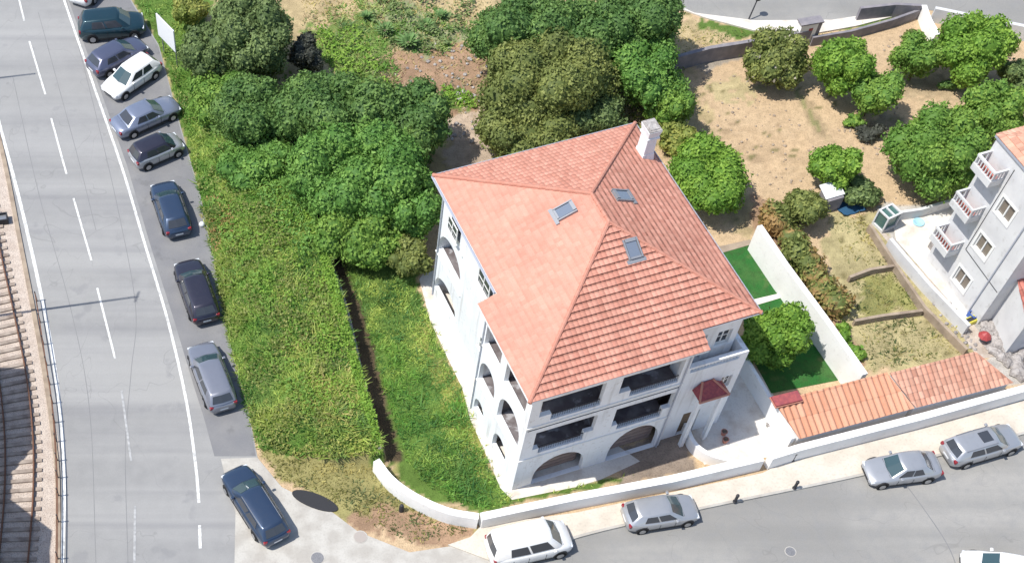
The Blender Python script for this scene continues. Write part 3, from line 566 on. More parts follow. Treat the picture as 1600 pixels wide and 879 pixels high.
# ------------------------------------------------------------ tiled roofs
def tile_plane(b, P0, S_, Up, brk, c1, c2, course=.40, pitch=.28, amp=.03, step=.05, ds=.07, wear=.12, dirt=0):
    S_ = Vector(S_).normalized(); Up = Vector(Up).normalized(); N = S_.cross(Up).normalized()
    if N.z < 0: N = -N
    P0 = Vector(P0)
    def lims(d, side):
        for (d0, a0, b0), (d1, a1, b1) in zip(brk[:-1], brk[1:]):
            if d0 == d1: continue
            if (d0-1e-6 <= d < d1-1e-9) if side > 0 else (d0+1e-9 < d <= d1+1e-6):
                t = (d-d0)/(d1-d0); return a0+(a1-a0)*t, b0+(b1-b0)*t
        return None
    ds_ = sorted(set([q[0] for q in brk])); levels = []
    d = ds_[0]
    while d < ds_[-1]-1e-4: levels.append(d); d += course
    for q in ds_:
        if all(abs(q-l) > 1e-3 for l in levels): levels.append(q)
    base0 = ds_[0]
    if dirt:
        for i in range(int((ds_[-1]-base0)/course)+1):
            q = base0+(i+(.68 if dirt > 0 else .30))*course
            if q < ds_[-1] and all(abs(q-l) > .02 for l in levels): levels.append(q)
    levels.sort()
    for row, (da, db) in enumerate(zip(levels[:-1], levels[1:])):
        la = lims(da, 1); lb = lims(db, -1)
        if la is None or lb is None: continue
        ci = math.floor((da-base0)/course+1e-6)
        fa = 1-((da-base0)/course-ci); fb = 1-((db-base0)/course-ci)
        s0 = min(la[0], lb[0]); s1 = max(la[1], lb[1]); k0 = math.floor(s0/ds); k1 = math.ceil(s1/ds)
        prev = None
        for k in range(k0, k1+1):
            s = k*ds
            sa = min(max(s, la[0]), la[1]); sb = min(max(s, lb[0]), lb[1])
            hh = lambda q: amp*abs(cos(pi*q/pitch))
            va = P0+S_*sa+Up*da+N*(hh(sa)+step*fa); vb = P0+S_*sb+Up*db+N*(hh(sb)+step*max(fb, 0))
            vc = P0+S_*sa+Up*da+N*(-.01)
            if prev and ((va-prev[0]).length > 1e-5 or (vb-prev[1]).length > 1e-5):
                rnd = random.Random(int((math.floor((s-ds*.5)/pitch+.5))*7919+ci*104729)).random()
                rn2 = random.Random(int((math.floor((s-ds*.5)/pitch+.5))*31+ci*977)).random()
                c = tuple((c1[i]*(1-rnd)+c2[i]*rnd)*(1+wear*(rn2-.5)*2) for i in range(3))
                if (dirt > 0 and fa < .4) or (dirt < 0 and fa > .9): c = tuple(q*(1-abs(dirt)*(.7+.6*rn2)) for q in c)
                b.face([prev[0], va, vb, prev[1]], c); b.face([prev[2], vc, va, prev[0]], c)
            prev = (va, vb, vc)
    return b
def local(pts_h, frame): return pts_h
# villa, local frame: x = along front, y = towards the back, origin = rear-left eave corner
W, L, E_, A_, B_, T_, HE = 13.0, 15.2, 1.08, 5.9, 3.55, .42, 10.2
villa = empty('villa', HO, YAW, 'large white three-storey villa with a salmon tiled hip roof, arched openings and a white chimney', 'house')
K = math.sqrt(1+T_*T_)
roof = MB()
cA, cB = (.57, .265, .195), (.62, .31, .235)     # tiles
# left slope: s along +v from v=-? ; d up the slope from the extension eave
r1, r2 = 6.5, L-6.5
eK = E_*K; wK = 6.5*K
def y(v): return -v
def plane(P0, S_, Up, brk, a=cA, b=cB, **k): tile_plane(roof, P0, S_, Up, brk, a, b, **k)
plane((-E_, 0, HE-T_*E_), (0, -1, 0), (1, 0, T_), [(0, L-A_, L+E_), (eK, L-A_, L), (eK, 0, L), (eK+wK, r1, r2)], amp=.012, step=.022, wear=.03, dirt=-.07)
plane((0, y(L+E_), HE-T_*E_), (1, 0, 0), (0, 1, T_), [(0, -E_, W-B_), (eK, 0, W-B_), (eK, 0, W), (eK+wK, 6.5, 6.5)], step=.09, wear=.07, dirt=.34, a=(.50, .22, .16), b=(.61, .30, .225))
plane((W, 0, HE), (0, -1, 0), (-1, 0, T_), [(0, 0, L), (wK, r1, r2)], step=.05, wear=.07, dirt=-.45, a=(.50, .22, .16), b=(.61, .30, .225), amp=.015)
plane((0, 0, HE), (1, 0, 0), (0, -1, T_), [(0, 0, W), (wK, 6.5, 6.5)], step=.04, wear=.07, dirt=-.22, a=(.50, .22, .16), b=(.61, .30, .225))
rf = roof.build('roof', M['tile'], villa)
HR = HE+6.5*T_
b = MB()
ends = [((6.5, y(r1), HR), (6.5, y(r2), HR)), ((6.5, y(r1), HR), (0, 0, HE)), ((6.5, y(r1), HR), (W, 0, HE)), ((6.5, y(r2), HR), (W, y(L), HE)), ((6.5, y(r2), HR), (-E_, y(L+E_), HE-T_*E_))]
for p, q in ends:
    p, q = Vector(p), Vector(q); n = max(1, int((q-p).length/.42))
    for i in range(n):
        a = p.lerp(q, i/n); c = p.lerp(q, (i+1.08)/n); b.bar(a+Vector((0, 0, .05)), c+Vector((0, 0, .035)), .10, 8, .125)
b.build('ridge_cap', M['ridge'], rf, smooth=False)
b = MB()   # roof deck / eaves
def deck(poly): 
    vs = [Vector(p) for p in poly]; n = len(vs); dn = Vector((0, 0, -.16)); up = Vector((0, 0, -.035))
    b.add([v+up for v in vs]+[v+dn for v in vs], [tuple(range(n)), tuple(range(n, 2*n))[::-1]]+[(i, n+i, n+(i+1) % n, (i+1) % n) for i in range(n)])
zl = lambda x: HE+T_*x
deck([(0, 0, HE), (0, y(L-A_), HE), (-E_, y(L-A_), zl(-E_)), (-E_, y(L+E_), zl(-E_)), (6.5, y(r2), HR), (6.5, y(r1), HR)])
deck([(-E_, y(L+E_), zl(-E_)), (W-B_, y(L+E_), zl(-E_)), (W-B_, y(L), HE), (W, y(L), HE), (6.5, y(r2), HR)])
deck([(W, y(L), HE), (W, 0, HE), (6.5, y(r1), HR), (6.5, y(r2), HR)])
deck([(W, 0, HE), (0, 0, HE), (6.5, y(r1), HR)])
b.build('eave', M['stucco'], villa)
b = MB()
gz = .10
for p, q in (((W+.06, .06, HE-.05), (W+.06, y(L)-.06, HE-.05)), ((-.06, .06, HE-.05), (W+.06, .06, HE-.05)), ((-.07, 0, HE-.06), (-.07, y(L-A_)+.1, HE-.06))): b.bar(p, q, .075, 6)
b.build('gutter', M['gutter'], villa)
# walls with openings
def panel(b, O, s, out, th, outer, holes):
    O = Vector(O); s = Vector(s); out = Vector(out); Z = Vector((0, 0, 1)); polys = [outer]+holes
    idx = [p for q in polys for p in q]; tris = tessellate_polygon([[Vector((p[0], p[1], 0)) for p in q] for q in polys])
    F_ = [O+s*p[0]+Z*p[1] for p in idx]; Bk = [p-out*th for p in F_]
    for t in tris:
        n = (F_[t[1]]-F_[t[0]]).cross(F_[t[2]]-F_[t[0]])
        t = t if n.dot(out) > 0 else t[::-1]
        b.face([F_[i] for i in t]); b.face([Bk[i] for i in t[::-1]])
    k = 0
    for qi, q in enumerate(polys):
        m = len(q)
        for i in range(m): b.face([F_[k+i], F_[k+(i+1) % m], Bk[k+(i+1) % m], Bk[k+i]])
        k += m
def rect(a0, a1, z0, z1): return [(a0, z0), (a1, z0), (a1, z1), (a0, z1)]
def arch(a0, a1, z0, zs, z1, n=12):
    c = (a0+a1)/2; r = (a1-a0)/2
    return [(a0, z0), (a1, z0)]+[(c+r*cos(pi*i/n), zs+(z1-zs)*sin(pi*i/n)) for i in range(n+1)]
b = MB(); TH = .28; ZT = 9.95
lh = [rect(2.0, 3.4, 7.75, 8.95), arch(.75, 4.1, 4.5, 5.0, 6.5), arch(.8, 4.2, .9, 1.2, 2.7), rect(6.5, 8.1, 8.0, 9.35), rect(7.9, 8.7, 3.6, 4.7)]
panel(b, (.5, 0, 0), (0, -1, 0), (-1, 0, 0), TH, [(.5, -.1), (L-A_+.5, -.1), (L-A_+.5, ZT), (.5, ZT)], lh)
V0 = L-A_+.3; ZE = 9.55; UE = -.6; VE = 15.9
el = [rect(9.95, 12.0, 6.75, 8.8), rect(12.7, 15.35, 6.75, 8.8), arch(9.95, 12.0, 3.4, 4.5, 5.6), arch(12.7, 15.4, 3.4, 4.6, 5.9), arch(10.0, 11.3, .5, 1.1, 1.8), arch(12.8, 14.5, .5, 1.3, 2.2)]
panel(b, (UE, 0, 0), (0, -1, 0), (-1, 0, 0), TH, [(V0, -.1), (VE, -.1), (VE, ZE), (V0, ZE)], el)
fh = [[(.0, 7.35), (.75, 7.35), (.75, 6.75), (3.75, 6.75), (3.75, 8.85), (0, 8.85)], [(4.75, 7.35), (5.5, 7.35), (5.5, 6.75), (8.5, 6.75), (8.5, 8.85), (4.75, 8.85)], [(.1, 4.0), (.5, 4.0), (.5, 3.5), (3.3, 3.5), (3.3, 4.2), (3.85, 4.2), (3.85, 5.75), (.1, 5.75)], [(5.0, 4.0), (5.4, 4.0), (5.4, 3.5), (8.2, 3.5), (8.2, 4.2), (8.7, 4.2), (8.7, 5.7), (5.0, 5.7)], arch(.6, 3.8, .05, .9, 2.55), arch(5.4, 8.6, .05, 1.0, 3.0)]
panel(b, (0, y(VE), 0), (1, 0, 0), (0, -1, 0), TH, [(UE+TH+.002, -.1), (8.95, -.1), (8.95, ZE), (UE+TH+.002, ZE)], fh)
b.box(UE+TH+.004, .5-.002, y(V0+TH), y(V0), -.1, ZE)                            # return wall at the left notch
b.box(8.95-TH, 8.95, y(VE-TH-.002), y(14.7), 6.2, ZE)                 # return wall at the right notch
panel(b, (0, y(14.7), 0), (1, 0, 0), (0, -1, 0), TH, [(8.95, 6.3), (12.5, 6.3), (12.5, ZT), (8.95, ZT)], [rect(9.3, 10.5, 6.5, 8.7), rect(11.2, 12.1, 7.3, 8.6)])
panel(b, (0, y(15.6), 0), (1, 0, 0), (0, -1, 0), TH, [(8.952, -.1), (13.0, -.1), (13.0, 7.25), (8.952, 7.25)], [rect(10.2, 11.3, .05, 2.3), rect(9.4, 12.5, 6.75, 7.08), rect(11.9, 12.6, 4.1, 5.2)])
b.box(13.0-TH, 13.0, y(15.6-TH-.002), y(12.8), -.1, 7.25)
b.box(12.5-TH, 12.498, y(14.7-TH), y(.5+TH), -.1, ZT)
b.box(.5, 12.5, y(.5+TH-.002), y(.5), -.1, ZT)
b.box(8.95, 12.72, y(15.32), y(14.71), 6.1, 6.28)
b.build('wall', M['stucco'], villa)
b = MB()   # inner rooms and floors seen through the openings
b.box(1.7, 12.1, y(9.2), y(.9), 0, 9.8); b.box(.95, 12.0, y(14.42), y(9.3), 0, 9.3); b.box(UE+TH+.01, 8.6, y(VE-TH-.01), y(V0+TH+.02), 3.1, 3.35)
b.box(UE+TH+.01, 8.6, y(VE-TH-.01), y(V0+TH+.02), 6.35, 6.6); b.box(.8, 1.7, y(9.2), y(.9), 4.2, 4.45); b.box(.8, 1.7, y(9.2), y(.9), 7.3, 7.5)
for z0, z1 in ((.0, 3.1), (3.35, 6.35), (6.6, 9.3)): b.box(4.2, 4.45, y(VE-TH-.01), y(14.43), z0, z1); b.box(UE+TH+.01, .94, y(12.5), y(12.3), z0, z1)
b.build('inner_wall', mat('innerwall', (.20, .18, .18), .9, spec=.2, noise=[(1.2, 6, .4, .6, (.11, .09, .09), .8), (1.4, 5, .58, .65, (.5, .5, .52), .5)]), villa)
def window(parent, O, s, out, w_, h_, leaves=2, mfr='frame', bars=1, sill=True, glass='glass', d=.05):
    """window centred at O (bottom middle)"""
    O = Vector(O); s = Vector(s); out = Vector(out); Z = Vector((0, 0, 1)); fr = MB(); gl = MB(); sl = MB()
    def bx(bb, a0, a1, z0, z1, o0, o1):
        vs = [O+s*a+out*o+Z*z for z in (z0, z1) for a, o in ((a0, o0), (a1, o0), (a1, o1), (a0, o1))]
        bb.add(vs, [(0, 1, 2, 3), (4, 7, 6, 5), (0, 4, 5, 1), (1, 5, 6, 2), (2, 6, 7, 3), (3, 7, 4, 0)])
    f = .07
    bx(fr, -w_/2, -w_/2+f, 0, h_, 0, d); bx(fr, w_/2-f, w_/2, 0, h_, 0, d); bx(fr, -w_/2+f, w_/2-f, 0, f, 0, d); bx(fr, -w_/2+f, w_/2-f, h_-f, h_, 0, d)
    for i in range(1, leaves): a = -w_/2+w_*i/leaves; bx(fr, a-.04, a+.04, f, h_-f, 0, d)
    for i in range(bars):
        z = h_*(i+1)/(bars+1); 
        for j in range(leaves): a0 = -w_/2+w_*j/leaves+.045; a1 = -w_/2+w_*(j+1)/leaves-.045; bx(fr, a0, a1, z-.025, z+.025, .005, d-.005)
    bx(gl, -w_/2+.03, w_/2-.03, .03, h_-.03, .01, .022)
    fo = fr.build('window', M[mfr], parent); gl.build('pane', M[glass], fo)
    if sill: bx(sl, -w_/2-.12, w_/2+.12, -.09, -.01, 0, d+.12); sl.build('sill', M['frame'], fo)
    return fo
LO, FO = Vector((-1, 0, 0)), Vector((0, -1, 0)); SL, SF = Vector((0, -1, 0)), Vector((1, 0, 0))
window(villa, (.5-.2, y(2.7), 7.78), SL, LO, 1.34, 1.14); window(villa, (.5-.2, y(7.3), 8.03), SL, LO, 1.54, 1.28); window(villa, (.3, y(8.3), 3.63), SL, LO, .75, 1.04)
for v, z, a, h_ in ((2.4, 4.46, 2.4, 1.7), (2.4, .95, 2.4, 1.3)): window(villa, (1.69, y(v), z), SL, LO, a, h_, sill=False)
for v, z in ((10.9, 6.62), (13.8, 6.62), (10.9, 3.4), (13.8, 3.4), (10.9, .3), (13.6, .3)): window(villa, (.94, y(v), z), SL, LO, 1.6, 2.0, sill=False)
for u, z in ((1.6, 6.62), (3.1, 6.62), (5.8, 6.62), (7.4, 6.62), (1.9, 3.4), (6.6, 3.4)): window(villa, (u, y(14.43), z), SF, FO, 1.3, 2.1, sill=False)
window(villa, (9.9, y(14.5), 6.5), SF, FO, 1.15, 2.15, sill=False); window(villa, (11.65, y(14.5), 7.35), SF, FO, .85, 1.2); window(villa, (12.25, y(15.4), 4.12), SF, FO, .65, 1.05)
# garage doors behind the front arches, entrance door
for u, w_ in ((2.2, 3.1), (7.15, 3.0)):
    b = MB(); b.box(u-w_/2, u+w_/2, y(15.2), y(15.1), 0, 2.6)
    for i in range(7): b.box(u-w_/2, u+w_/2, y(15.24), y(15.2), .1+i*.36, .1+i*.36+.3)
    b.build('garage_door', mat('garagewood', (.24, .18, .16), .7, spec=.3, noise=[(2, 6, .4, .7, (.35, .27, .22), .7)]), villa)
b = MB(); b.box(10.22, 11.28, y(15.42), y(15.36), .05, 2.28); dd = b.build('door', M['wood'], villa); b = MB(); b.bar((11.1, y(15.46), 1.0), (11.1, y(15.46), 1.25), .02); b.build('handle', M['steel'], dd)
for x_, yy in ((UE-.05, V0+.15), (.44, .75)):
    b = MB(); zt_ = 9.3 if x_ < 0 else 9.9; b.bar((x_, y(yy), 0), (x_, y(yy), zt_), .05, 8); b.build('downpipe', M['gutter'], villa)
b = MB(); b.bar((8.75, y(VE+.06), 0), (8.75, y(VE+.06), 9.3), .05, 8); b.build('downpipe', M['gutter'], villa)
b = MB(); b.bar((UE+.1, y(VE+.02), 6.2), (8.8, y(VE+.02), 6.15), .02, 5); b.build('cable', M['dark'], villa)
# sills, string course, balustrades
for a in ((UE-.05, 8.9, y(VE+.06), y(VE+.002), 6.40, 6.52), (UE-.05, 8.9, y(VE+.06), y(VE+.002), 3.10, 3.2), (UE-.06, UE-.002, y(VE), y(V0), 6.40, 6.50), (UE-.06, UE-.002, y(VE), y(V0), 3.10, 3.2), (.42, .498, y(4.0), y(1.3), 7.2, 7.28), (.42, .498, y(4.4), y(.5), 4.0, 4.08)):
    b = MB(); b.box(*a); b.build('string_course', M['frame'], villa)
b = MB(); 
for i in range(16): b.bar((9.5+i*.2, y(15.46), 6.75), (9.5+i*.2, y(15.46), 7.08), .035, 6)
b.build('balustrade', M['frame'], villa)
for (a0, a1, z0, zt) in ((.8, 3.7, 6.75, 7.2), (5.5, 8.5, 6.75, 7.2), (.5, 3.3, 3.5, 4.0), (5.4, 8.2, 3.5, 4.0)):
    b = MB(); b.bar((a0, y(VE-.12), zt), (a1, y(VE-.12), zt), .03); n = int((a1-a0)/.14)
    for i in range(n+1): b.bar((a0+i*(a1-a0)/n, y(VE-.12), z0), (a0+i*(a1-a0)/n, y(VE-.12), zt), .013, 4)
    b.build('railing', M['darkmetal'], villa)
# skylights
def skylight(c, s, up, label=None):
    s = Vector(s).normalized(); up = Vector(up).normalized(); n = s.cross(up).normalized(); n = n if n.z > 0 else -n; c = Vector(c)
    def bx(bb, a0, a1, u0, u1, n0, n1):
        vs = [c+s*a+up*u+n*q for q in (n0, n1) for a, u in ((a0, u0), (a1, u0), (a1, u1), (a0, u1))]
        bb.add(vs, [(0, 3, 2, 1), (4, 5, 6, 7), (0, 1, 5, 4), (1, 2, 6, 5), (2, 3, 7, 6), (3, 0, 4, 7)])
    b = MB(); w_, h_ = .42, .58
    bx(b, -w_, -w_+.08, -h_, h_, -.02, .13); bx(b, w_-.08, w_, -h_, h_, -.02, .16); bx(b, -w_+.11, w_-.11, -h_, -h_+.11, -.02, .16); bx(b, -w_+.11, w_-.11, h_-.2, h_, -.02, .17)
    bx(b, -w_-.14, w_+.14, -h_-.22, -h_-.003, -.02, .07)
    f = b.build('skylight', M['greyframe'], villa); g = MB(); bx(g, -w_+.11, w_-.11, -h_+.11, h_-.2, 0, .11); g.build('pane', M['glass_sky'], f)
skylight((4.95, y(6.7), HE+T_*4.95+.04), (0, 1, 0), (1, 0, T_))
skylight((7.22, y(10.35), HE+T_*(L-10.35)+.05), (1, 0, 0), (0, 1, T_))
skylight((8.48, y(6.6), HE+T_*(W-8.48)+.05), (0, 1, 0), (-1, 0, T_))
# chimney
b = MB(); cx, cy = 12.15, y(2.75)
def frust(x, y_, a, b_, z0, z1, a2, b2): 
    vs = [(x-a, y_-b_, z0), (x+a, y_-b_, z0), (x+a, y_+b_, z0), (x-a, y_+b_, z0), (x-a2, y_-b2, z1), (x+a2, y_-b2, z1), (x+a2, y_+b2, z1), (x-a2, y_+b2, z1)]
    b.add(vs, [(0, 3, 2, 1), (4, 5, 6, 7), (0, 1, 5, 4), (1, 2, 6, 5), (2, 3, 7, 6), (3, 0, 4, 7)])
frust(cx, cy, .42, .50, 10.3, 10.95, .36, .44); frust(cx, cy, .33, .42, 10.95, 12.1, .31, .40); frust(cx, cy, .40, .50, 12.1, 12.22, .40, .5); frust(cx, cy, .34, .44, 12.22, 12.75, .42, .54)
ch = b.build('chimney', M['stucco'], villa, bevel=.02)
b = MB(); frust(cx, cy, .40, .52, 12.752, 12.80, .40, .52); frust(cx, cy, .3, .4, 12.802, 12.86, .28, .38)
b.build('chimney_cap', M['stone'], ch)
# porch roof over the entrance
b = MB(); pu0, pu1, pv0, pv1, pz, pa = 10.0, 11.9, 15.62, 16.6, 4.9, 5.45
ap0, ap1 = (10.55, y(pv0+.02), pa), (11.2, y(pv0+.02), pa)
b.add([(pu0, y(pv0+.02), pz), (pu0, y(pv1), pz), (pu1, y(pv1), pz), (pu1, y(pv0+.02), pz), ap0, ap1], [(0, 1, 4), (1, 2, 5, 4), (2, 3, 5), (0, 3, 2, 1), (0, 4, 5, 3)])
pr = b.build('porch_roof', M['redtile'], villa, bevel=.03)
b = MB()
for p, q in (((pu0, y(pv1), pz+.03), ap0), ((pu1, y(pv1), pz+.03), ap1), ((pu0, y(pv1), pz), (pu1, y(pv1), pz)), ((pu1, y(pv1), pz), (pu1, y(pv0), pz))): b.bar(p, q, .07)
b.build('ridge_cap', M['ridge'], pr)
for u in (pu0+.2, pu1-.2):
    b = MB(); b.box(u-.12, u+.12, y(pv1-.15), y(pv1-.39), 0, pz); b.build('porch_column', M['stucco'], villa)

# ------------------------------------------------------------ tiled sheds at the street
def shed(name, px, z, label, c1, c2, rise=.9, m='wallwhite', course=.45, pitch=.30, amp=.07, wear=.15):
    """px: near-left, near-right, far-right, far-left eave corners at height z"""
    q = [at(x, y_, z+(rise if i > 1 else 0)) for i, (x, y_) in enumerate(px)]; c = sum(q, Vector())/4; c.z = 0
    root = empty(name, c, 0, label, 'shed'); q = [Vector((p.x-c.x, p.y-c.y, z)) for p in q]
    s = (q[1]-q[0]).normalized(); n = Vector((-s.y, s.x, 0)); depth = (q[3]-q[0]).dot(n); up = (n*depth+Vector((0, 0, rise)))
    Kk = up.length; sk = (q[3]-q[0]).dot(s); sk2 = (q[2]-q[0]).dot(s); Ls = (q[1]-q[0]).length
    b = MB(); tile_plane(b, q[0], s, up, [(0, 0, Ls), (Kk, sk, sk2)], c1, c2, course=course, pitch=pitch, amp=amp, step=.03, ds=pitch/8, wear=wear)
    b.build('roof', M['tile'], root)
    b = MB(); P = [q[0]+s*.12+n*.12, q[1]-s*.12+n*.12, q[2]-s*.12-n*.1, q[3]+s*.12-n*.1]
    lift = lambda p: z+rise*((Vector((p[0], p[1], z))-q[0]).dot(n)/depth)-.06
    b.prism([p[:2] for p in P], -.02, lift); b.build('wall', M[m], root)
    return root, q, s, n
shed('tiled_shed', [(1247, 686), (1427, 638), (1384, 583), (1207, 628)], 1.4, 'shed with orange ribbed tile roof nearest the villa patio', (.53, .25, .155), (.61, .33, .22), course=1.2, pitch=.40, amp=.15, wear=.05)
shed('tiled_shed', [(1430, 637), (1582, 598), (1522, 548), (1388, 583)], 1.45, 'shed with weathered pinkish tile roof, right of the orange ribbed one', (.44, .22, .155), (.56, .32, .235), rise=1.0, pitch=.33, amp=.09)
b = MB(); q0 = at(1205, 626, 2.55)
rb = empty('roof_shadow', at(1229, 623, 2.42), YAW-.06, 'dark red flat panel painting the villa shadow on the corner of the orange shed roof', 'hatch')  # thin dark panel in place of the villa corner's shadow on the tiles
b.box(-.85, .85, -.35, .35, -.02, .1); b.build('shadow_panel', M['redtile'], rb); b = MB(); b.box(-.9, .9, -.4, .4, -.08, -.022); b.build('rim', M['ridge'], rb)

# ------------------------------------------------------------ grey building at the right
GB = Vector((41.15, 54.15, 0))
bl = empty('apartment_building', GB, YAW, 'grey-white three-storey building with stacked windows, corner balconies and a tiled roof', 'building')
b = MB(); YB = 3.1; YF = -2.7
win = [(0.0, z) for z in (.75, 3.9, 7.05)]
holes = [rect(-a-.62, -a+.62, z, z+1.25) for a, z in win]
panel(b, (0, 0, 0), (0, -1, 0), (-1, 0, 0), .3, [(-YB, -.1), (-YF, -.1), (-YF, 10.8), (-YB, 10.8)], holes)
b.box(.3, 12, YF, YF+.3, -.1, 10.8); b.box(.302, 12, YB-.3, YB, -.1, 10.8); b.box(11.7, 12, YF+.3, YB-.3, -.1, 10.8); b.box(.6, 11.6, YF+.4, YB-.4, 0, 10.6)
b.build('wall', M['stucco_grey'], bl)
for a, z in win: window(bl, (-.12+.3, a, z+.02), SL, LO, 1.2, 1.2, bars=0, d=.12, glass='glass_warm')
for z in (.75, 3.9, 7.05):
    b = MB()
    for a0, a1, z0, z1 in ((-.76, -.63, z-.12, z+1.38), (.63, .76, z-.12, z+1.38), (-.628, .628, z+1.26, z+1.38), (-.628, .628, z-.12, z-.01)): b.box(-.05, -.002, a0, a1, z0, z1)
    b.build('window_surround', M['frame'], bl)
RBr = MB(); z0 = 10.95; e = .12
tile_plane(RBr, (-e, YB+e, z0), (0, -1, 0), (1, 0, .4), [(0, 0, YB-YF+2*e), ((YB-YF+2*e)/2*K, (YB-YF+2*e)/2, (YB-YF+2*e)/2)], (.52, .27, .19), (.64, .36, .26), wear=.2)
tile_plane(RBr, (-e, YB+e, z0), (1, 0, 0), (0, -1, .4), [(0, 0, 12+2*e), ((YB-YF+2*e)/2*K, (YB-YF+2*e)/2, 12+2*e-(YB-YF+2*e)/2)], (.52, .27, .19), (.64, .36, .26), wear=.2)
RBr.build('roof', M['tile'], bl)
b = MB(); b.box(-e, 12+e, YF-e, YB+e, z0-.18, z0-.03); b.build('eave', M['gutter'], bl)
def balcony(x0, x1, y0, y1, z, pr=.12):
    b = MB(); b.box(x0, x1, y0, y1, z-.18, z); o = b.build('balcony', M['stucco_grey'], bl)
    b = MB(); b.box(x0+pr, x1, y0+pr, y1-pr, z+.001, z+.02); b.build('balcony_floor', M['redfloor'], o)
    b = MB(); b.box(x0, x1, y0, y0+pr, z+.002, z+.3); b.box(x0, x0+pr, y0+pr, y1-pr, z+.002, z+.3); b.box(x0, x1, y1-pr, y1, z+.002, z+.3)
    b.box(x0, x1, y0, y0+pr, z+.85, z+1.0); b.box(x0, x0+pr, y0+pr, y1-pr, z+.85, z+1.0); b.box(x0, x1, y1-pr, y1, z+.85, z+1.0)
    n = int((y1-y0)/.22)
    for i in range(n+1): q = y0+.06+(y1-y0-.12)*i/n; b.box(x0+.03, x0+.09, q-.035, q+.035, z+.3, z+.85)
    n = int((x1-x0)/.22)
    for i in range(1, n+1):
        q = x0+(x1-x0-.05)*i/n; b.box(q-.035, q+.035, y0+.03, y0+.09, z+.3, z+.85); b.box(q-.035, q+.035, y1-.09, y1-.03, z+.3, z+.85)
    b.build('balustrade', M['stucco_grey'], o)
b = MB(); b.bar((-.06, -1.7, 0), (-.06, -1.7, 10.7), .05, 8); b.build('downpipe', M['gutter'], bl)
for pts_ in (((-.03, -2.6, 3.1), (-.03, .9, 3.3)), ((-.03, .9, 3.3), (-.03, .95, 10.2))): b = MB(); b.bar(*pts_, .02, 5); b.build('cable', M['dark'], bl)
for z in (2.6, 5.75, 8.9): balcony(-.95, -.002, 1.25, 3.0, z)
shed('lean_to', [(1604, 508), (1720, 480), (1690, 395), (1586, 428)], 3.2, 'low annex with a red roof cut by the right edge, on the rubble slope', (.40, .13, .10), (.48, .18, .14), m='stucco_grey')
# stone steps and odds and ends in its yard
t = empty('stone_steps', at(1483, 405, 0), YAW, 'grey stone outdoor stair leaning on the grey building above the yard', 'stairs'); 
for i in range(6):
    b = MB(); b.box(-.75, .75, -1.6+i*.5, -1.1+i*.5, -.02, .25+i*.26); b.build('step', M['stone'], t)
b = MB(); b.box(.75, .9, -1.6, 1.5, -.02, 2.2); b.build('side_wall', M['stone'], t)
def rocks(name, px, n, smin, smax, label, cat, m='stone', z=0):
    p = P2(px); xs = [q[0] for q in p]; ys = [q[1] for q in p]; c = Vector((sum(xs)/len(xs), sum(ys)/len(ys), 0)); b = MB(); k = 0
    while k < n:
        X = random.uniform(min(xs), max(xs)); Y = random.uniform(min(ys), max(ys))
        if not inpoly(np.array([X]), np.array([Y]), p)[0]: continue
        k += 1; r = random.uniform(smin, smax); prof = [(r*.7, -.05), (r*random.uniform(.85, 1.1), r*.25), (r*.8, r*.6), (r*.35, r*.85)]
        vs = []; nn = 7; j = [random.uniform(.75, 1.2) for _ in range(nn)]
        vs = [(X+q*j[i]*cos(2*pi*i/nn), Y+q*j[i]*sin(2*pi*i/nn), z+zz) for q, zz in prof for i in range(nn)]
        b.add(vs, [(a*nn+i, a*nn+(i+1) % nn, (a+1)*nn+(i+1) % nn, (a+1)*nn+i) for a in range(3) for i in range(nn)]+[tuple(range(3*nn, 4*nn))])
    return tag(b.build(name, M[m]), label, cat, kind='stuff')
rocks('rubble', [(1530, 505), (1565, 460), (1600, 430), (1640, 520), (1640, 600), (1590, 590), (1545, 545)], 330, .15, .45, 'grey stone rubble slope below the grey building', 'rubble')
rocks('debris', [(1440, 440), (1520, 500), (1560, 555), (1520, 560), (1470, 500)], 60, .05, .16, 'scattered debris along the old concrete path', 'debris')
rocks('pebbles', [(690, 60), (765, 70), (775, 230), (700, 225), (600, 130)], 120, .05, .2, 'pale stones and litter strewn on the bare soil of the vacant lot', 'stones', m='stone')
rocks('clods', [(1090, 110), (1180, 100), (1280, 230), (1270, 320), (1200, 300), (1100, 170)], 90, .04, .12, 'small clods and stones on the sandy lot right of the villa', 'stones', m='earthwall')
rocks('clods', [(1280, 200), (1330, 210), (1420, 330), (1370, 330), (1380, 50), (1440, 60), (1400, 180)], 90, .04, .12, 'small clods and stones between the round trees', 'stones', m='earthwall')
def simple(name, pxy, rz, label, cat, parts, z=0, group=None):
    r = empty(name, at(*pxy, z), rz, label, cat, group)
    for nm, fn, m_, kw in parts:
        b = MB(); fn(b); b.build(nm, M[m_], r, **kw)
    return r
M['yellow'] = mat('yellowplastic', (.55, .50, .08), .5, spec=.4); M['bluep'] = mat('blueplastic', (.06, .13, .42), .5, spec=.4); M['redp'] = mat('redplastic', (.33, .05, .05), .5, spec=.4)
M['green_g'] = mat('greenglass', (.07, .14, .13), .25, spec=.6); M['whitepl'] = mat('whiteboard', (.72, .73, .74), .5, spec=.4); M['lightblue'] = mat('lightblue', (.35, .58, .68), .6, spec=.3)
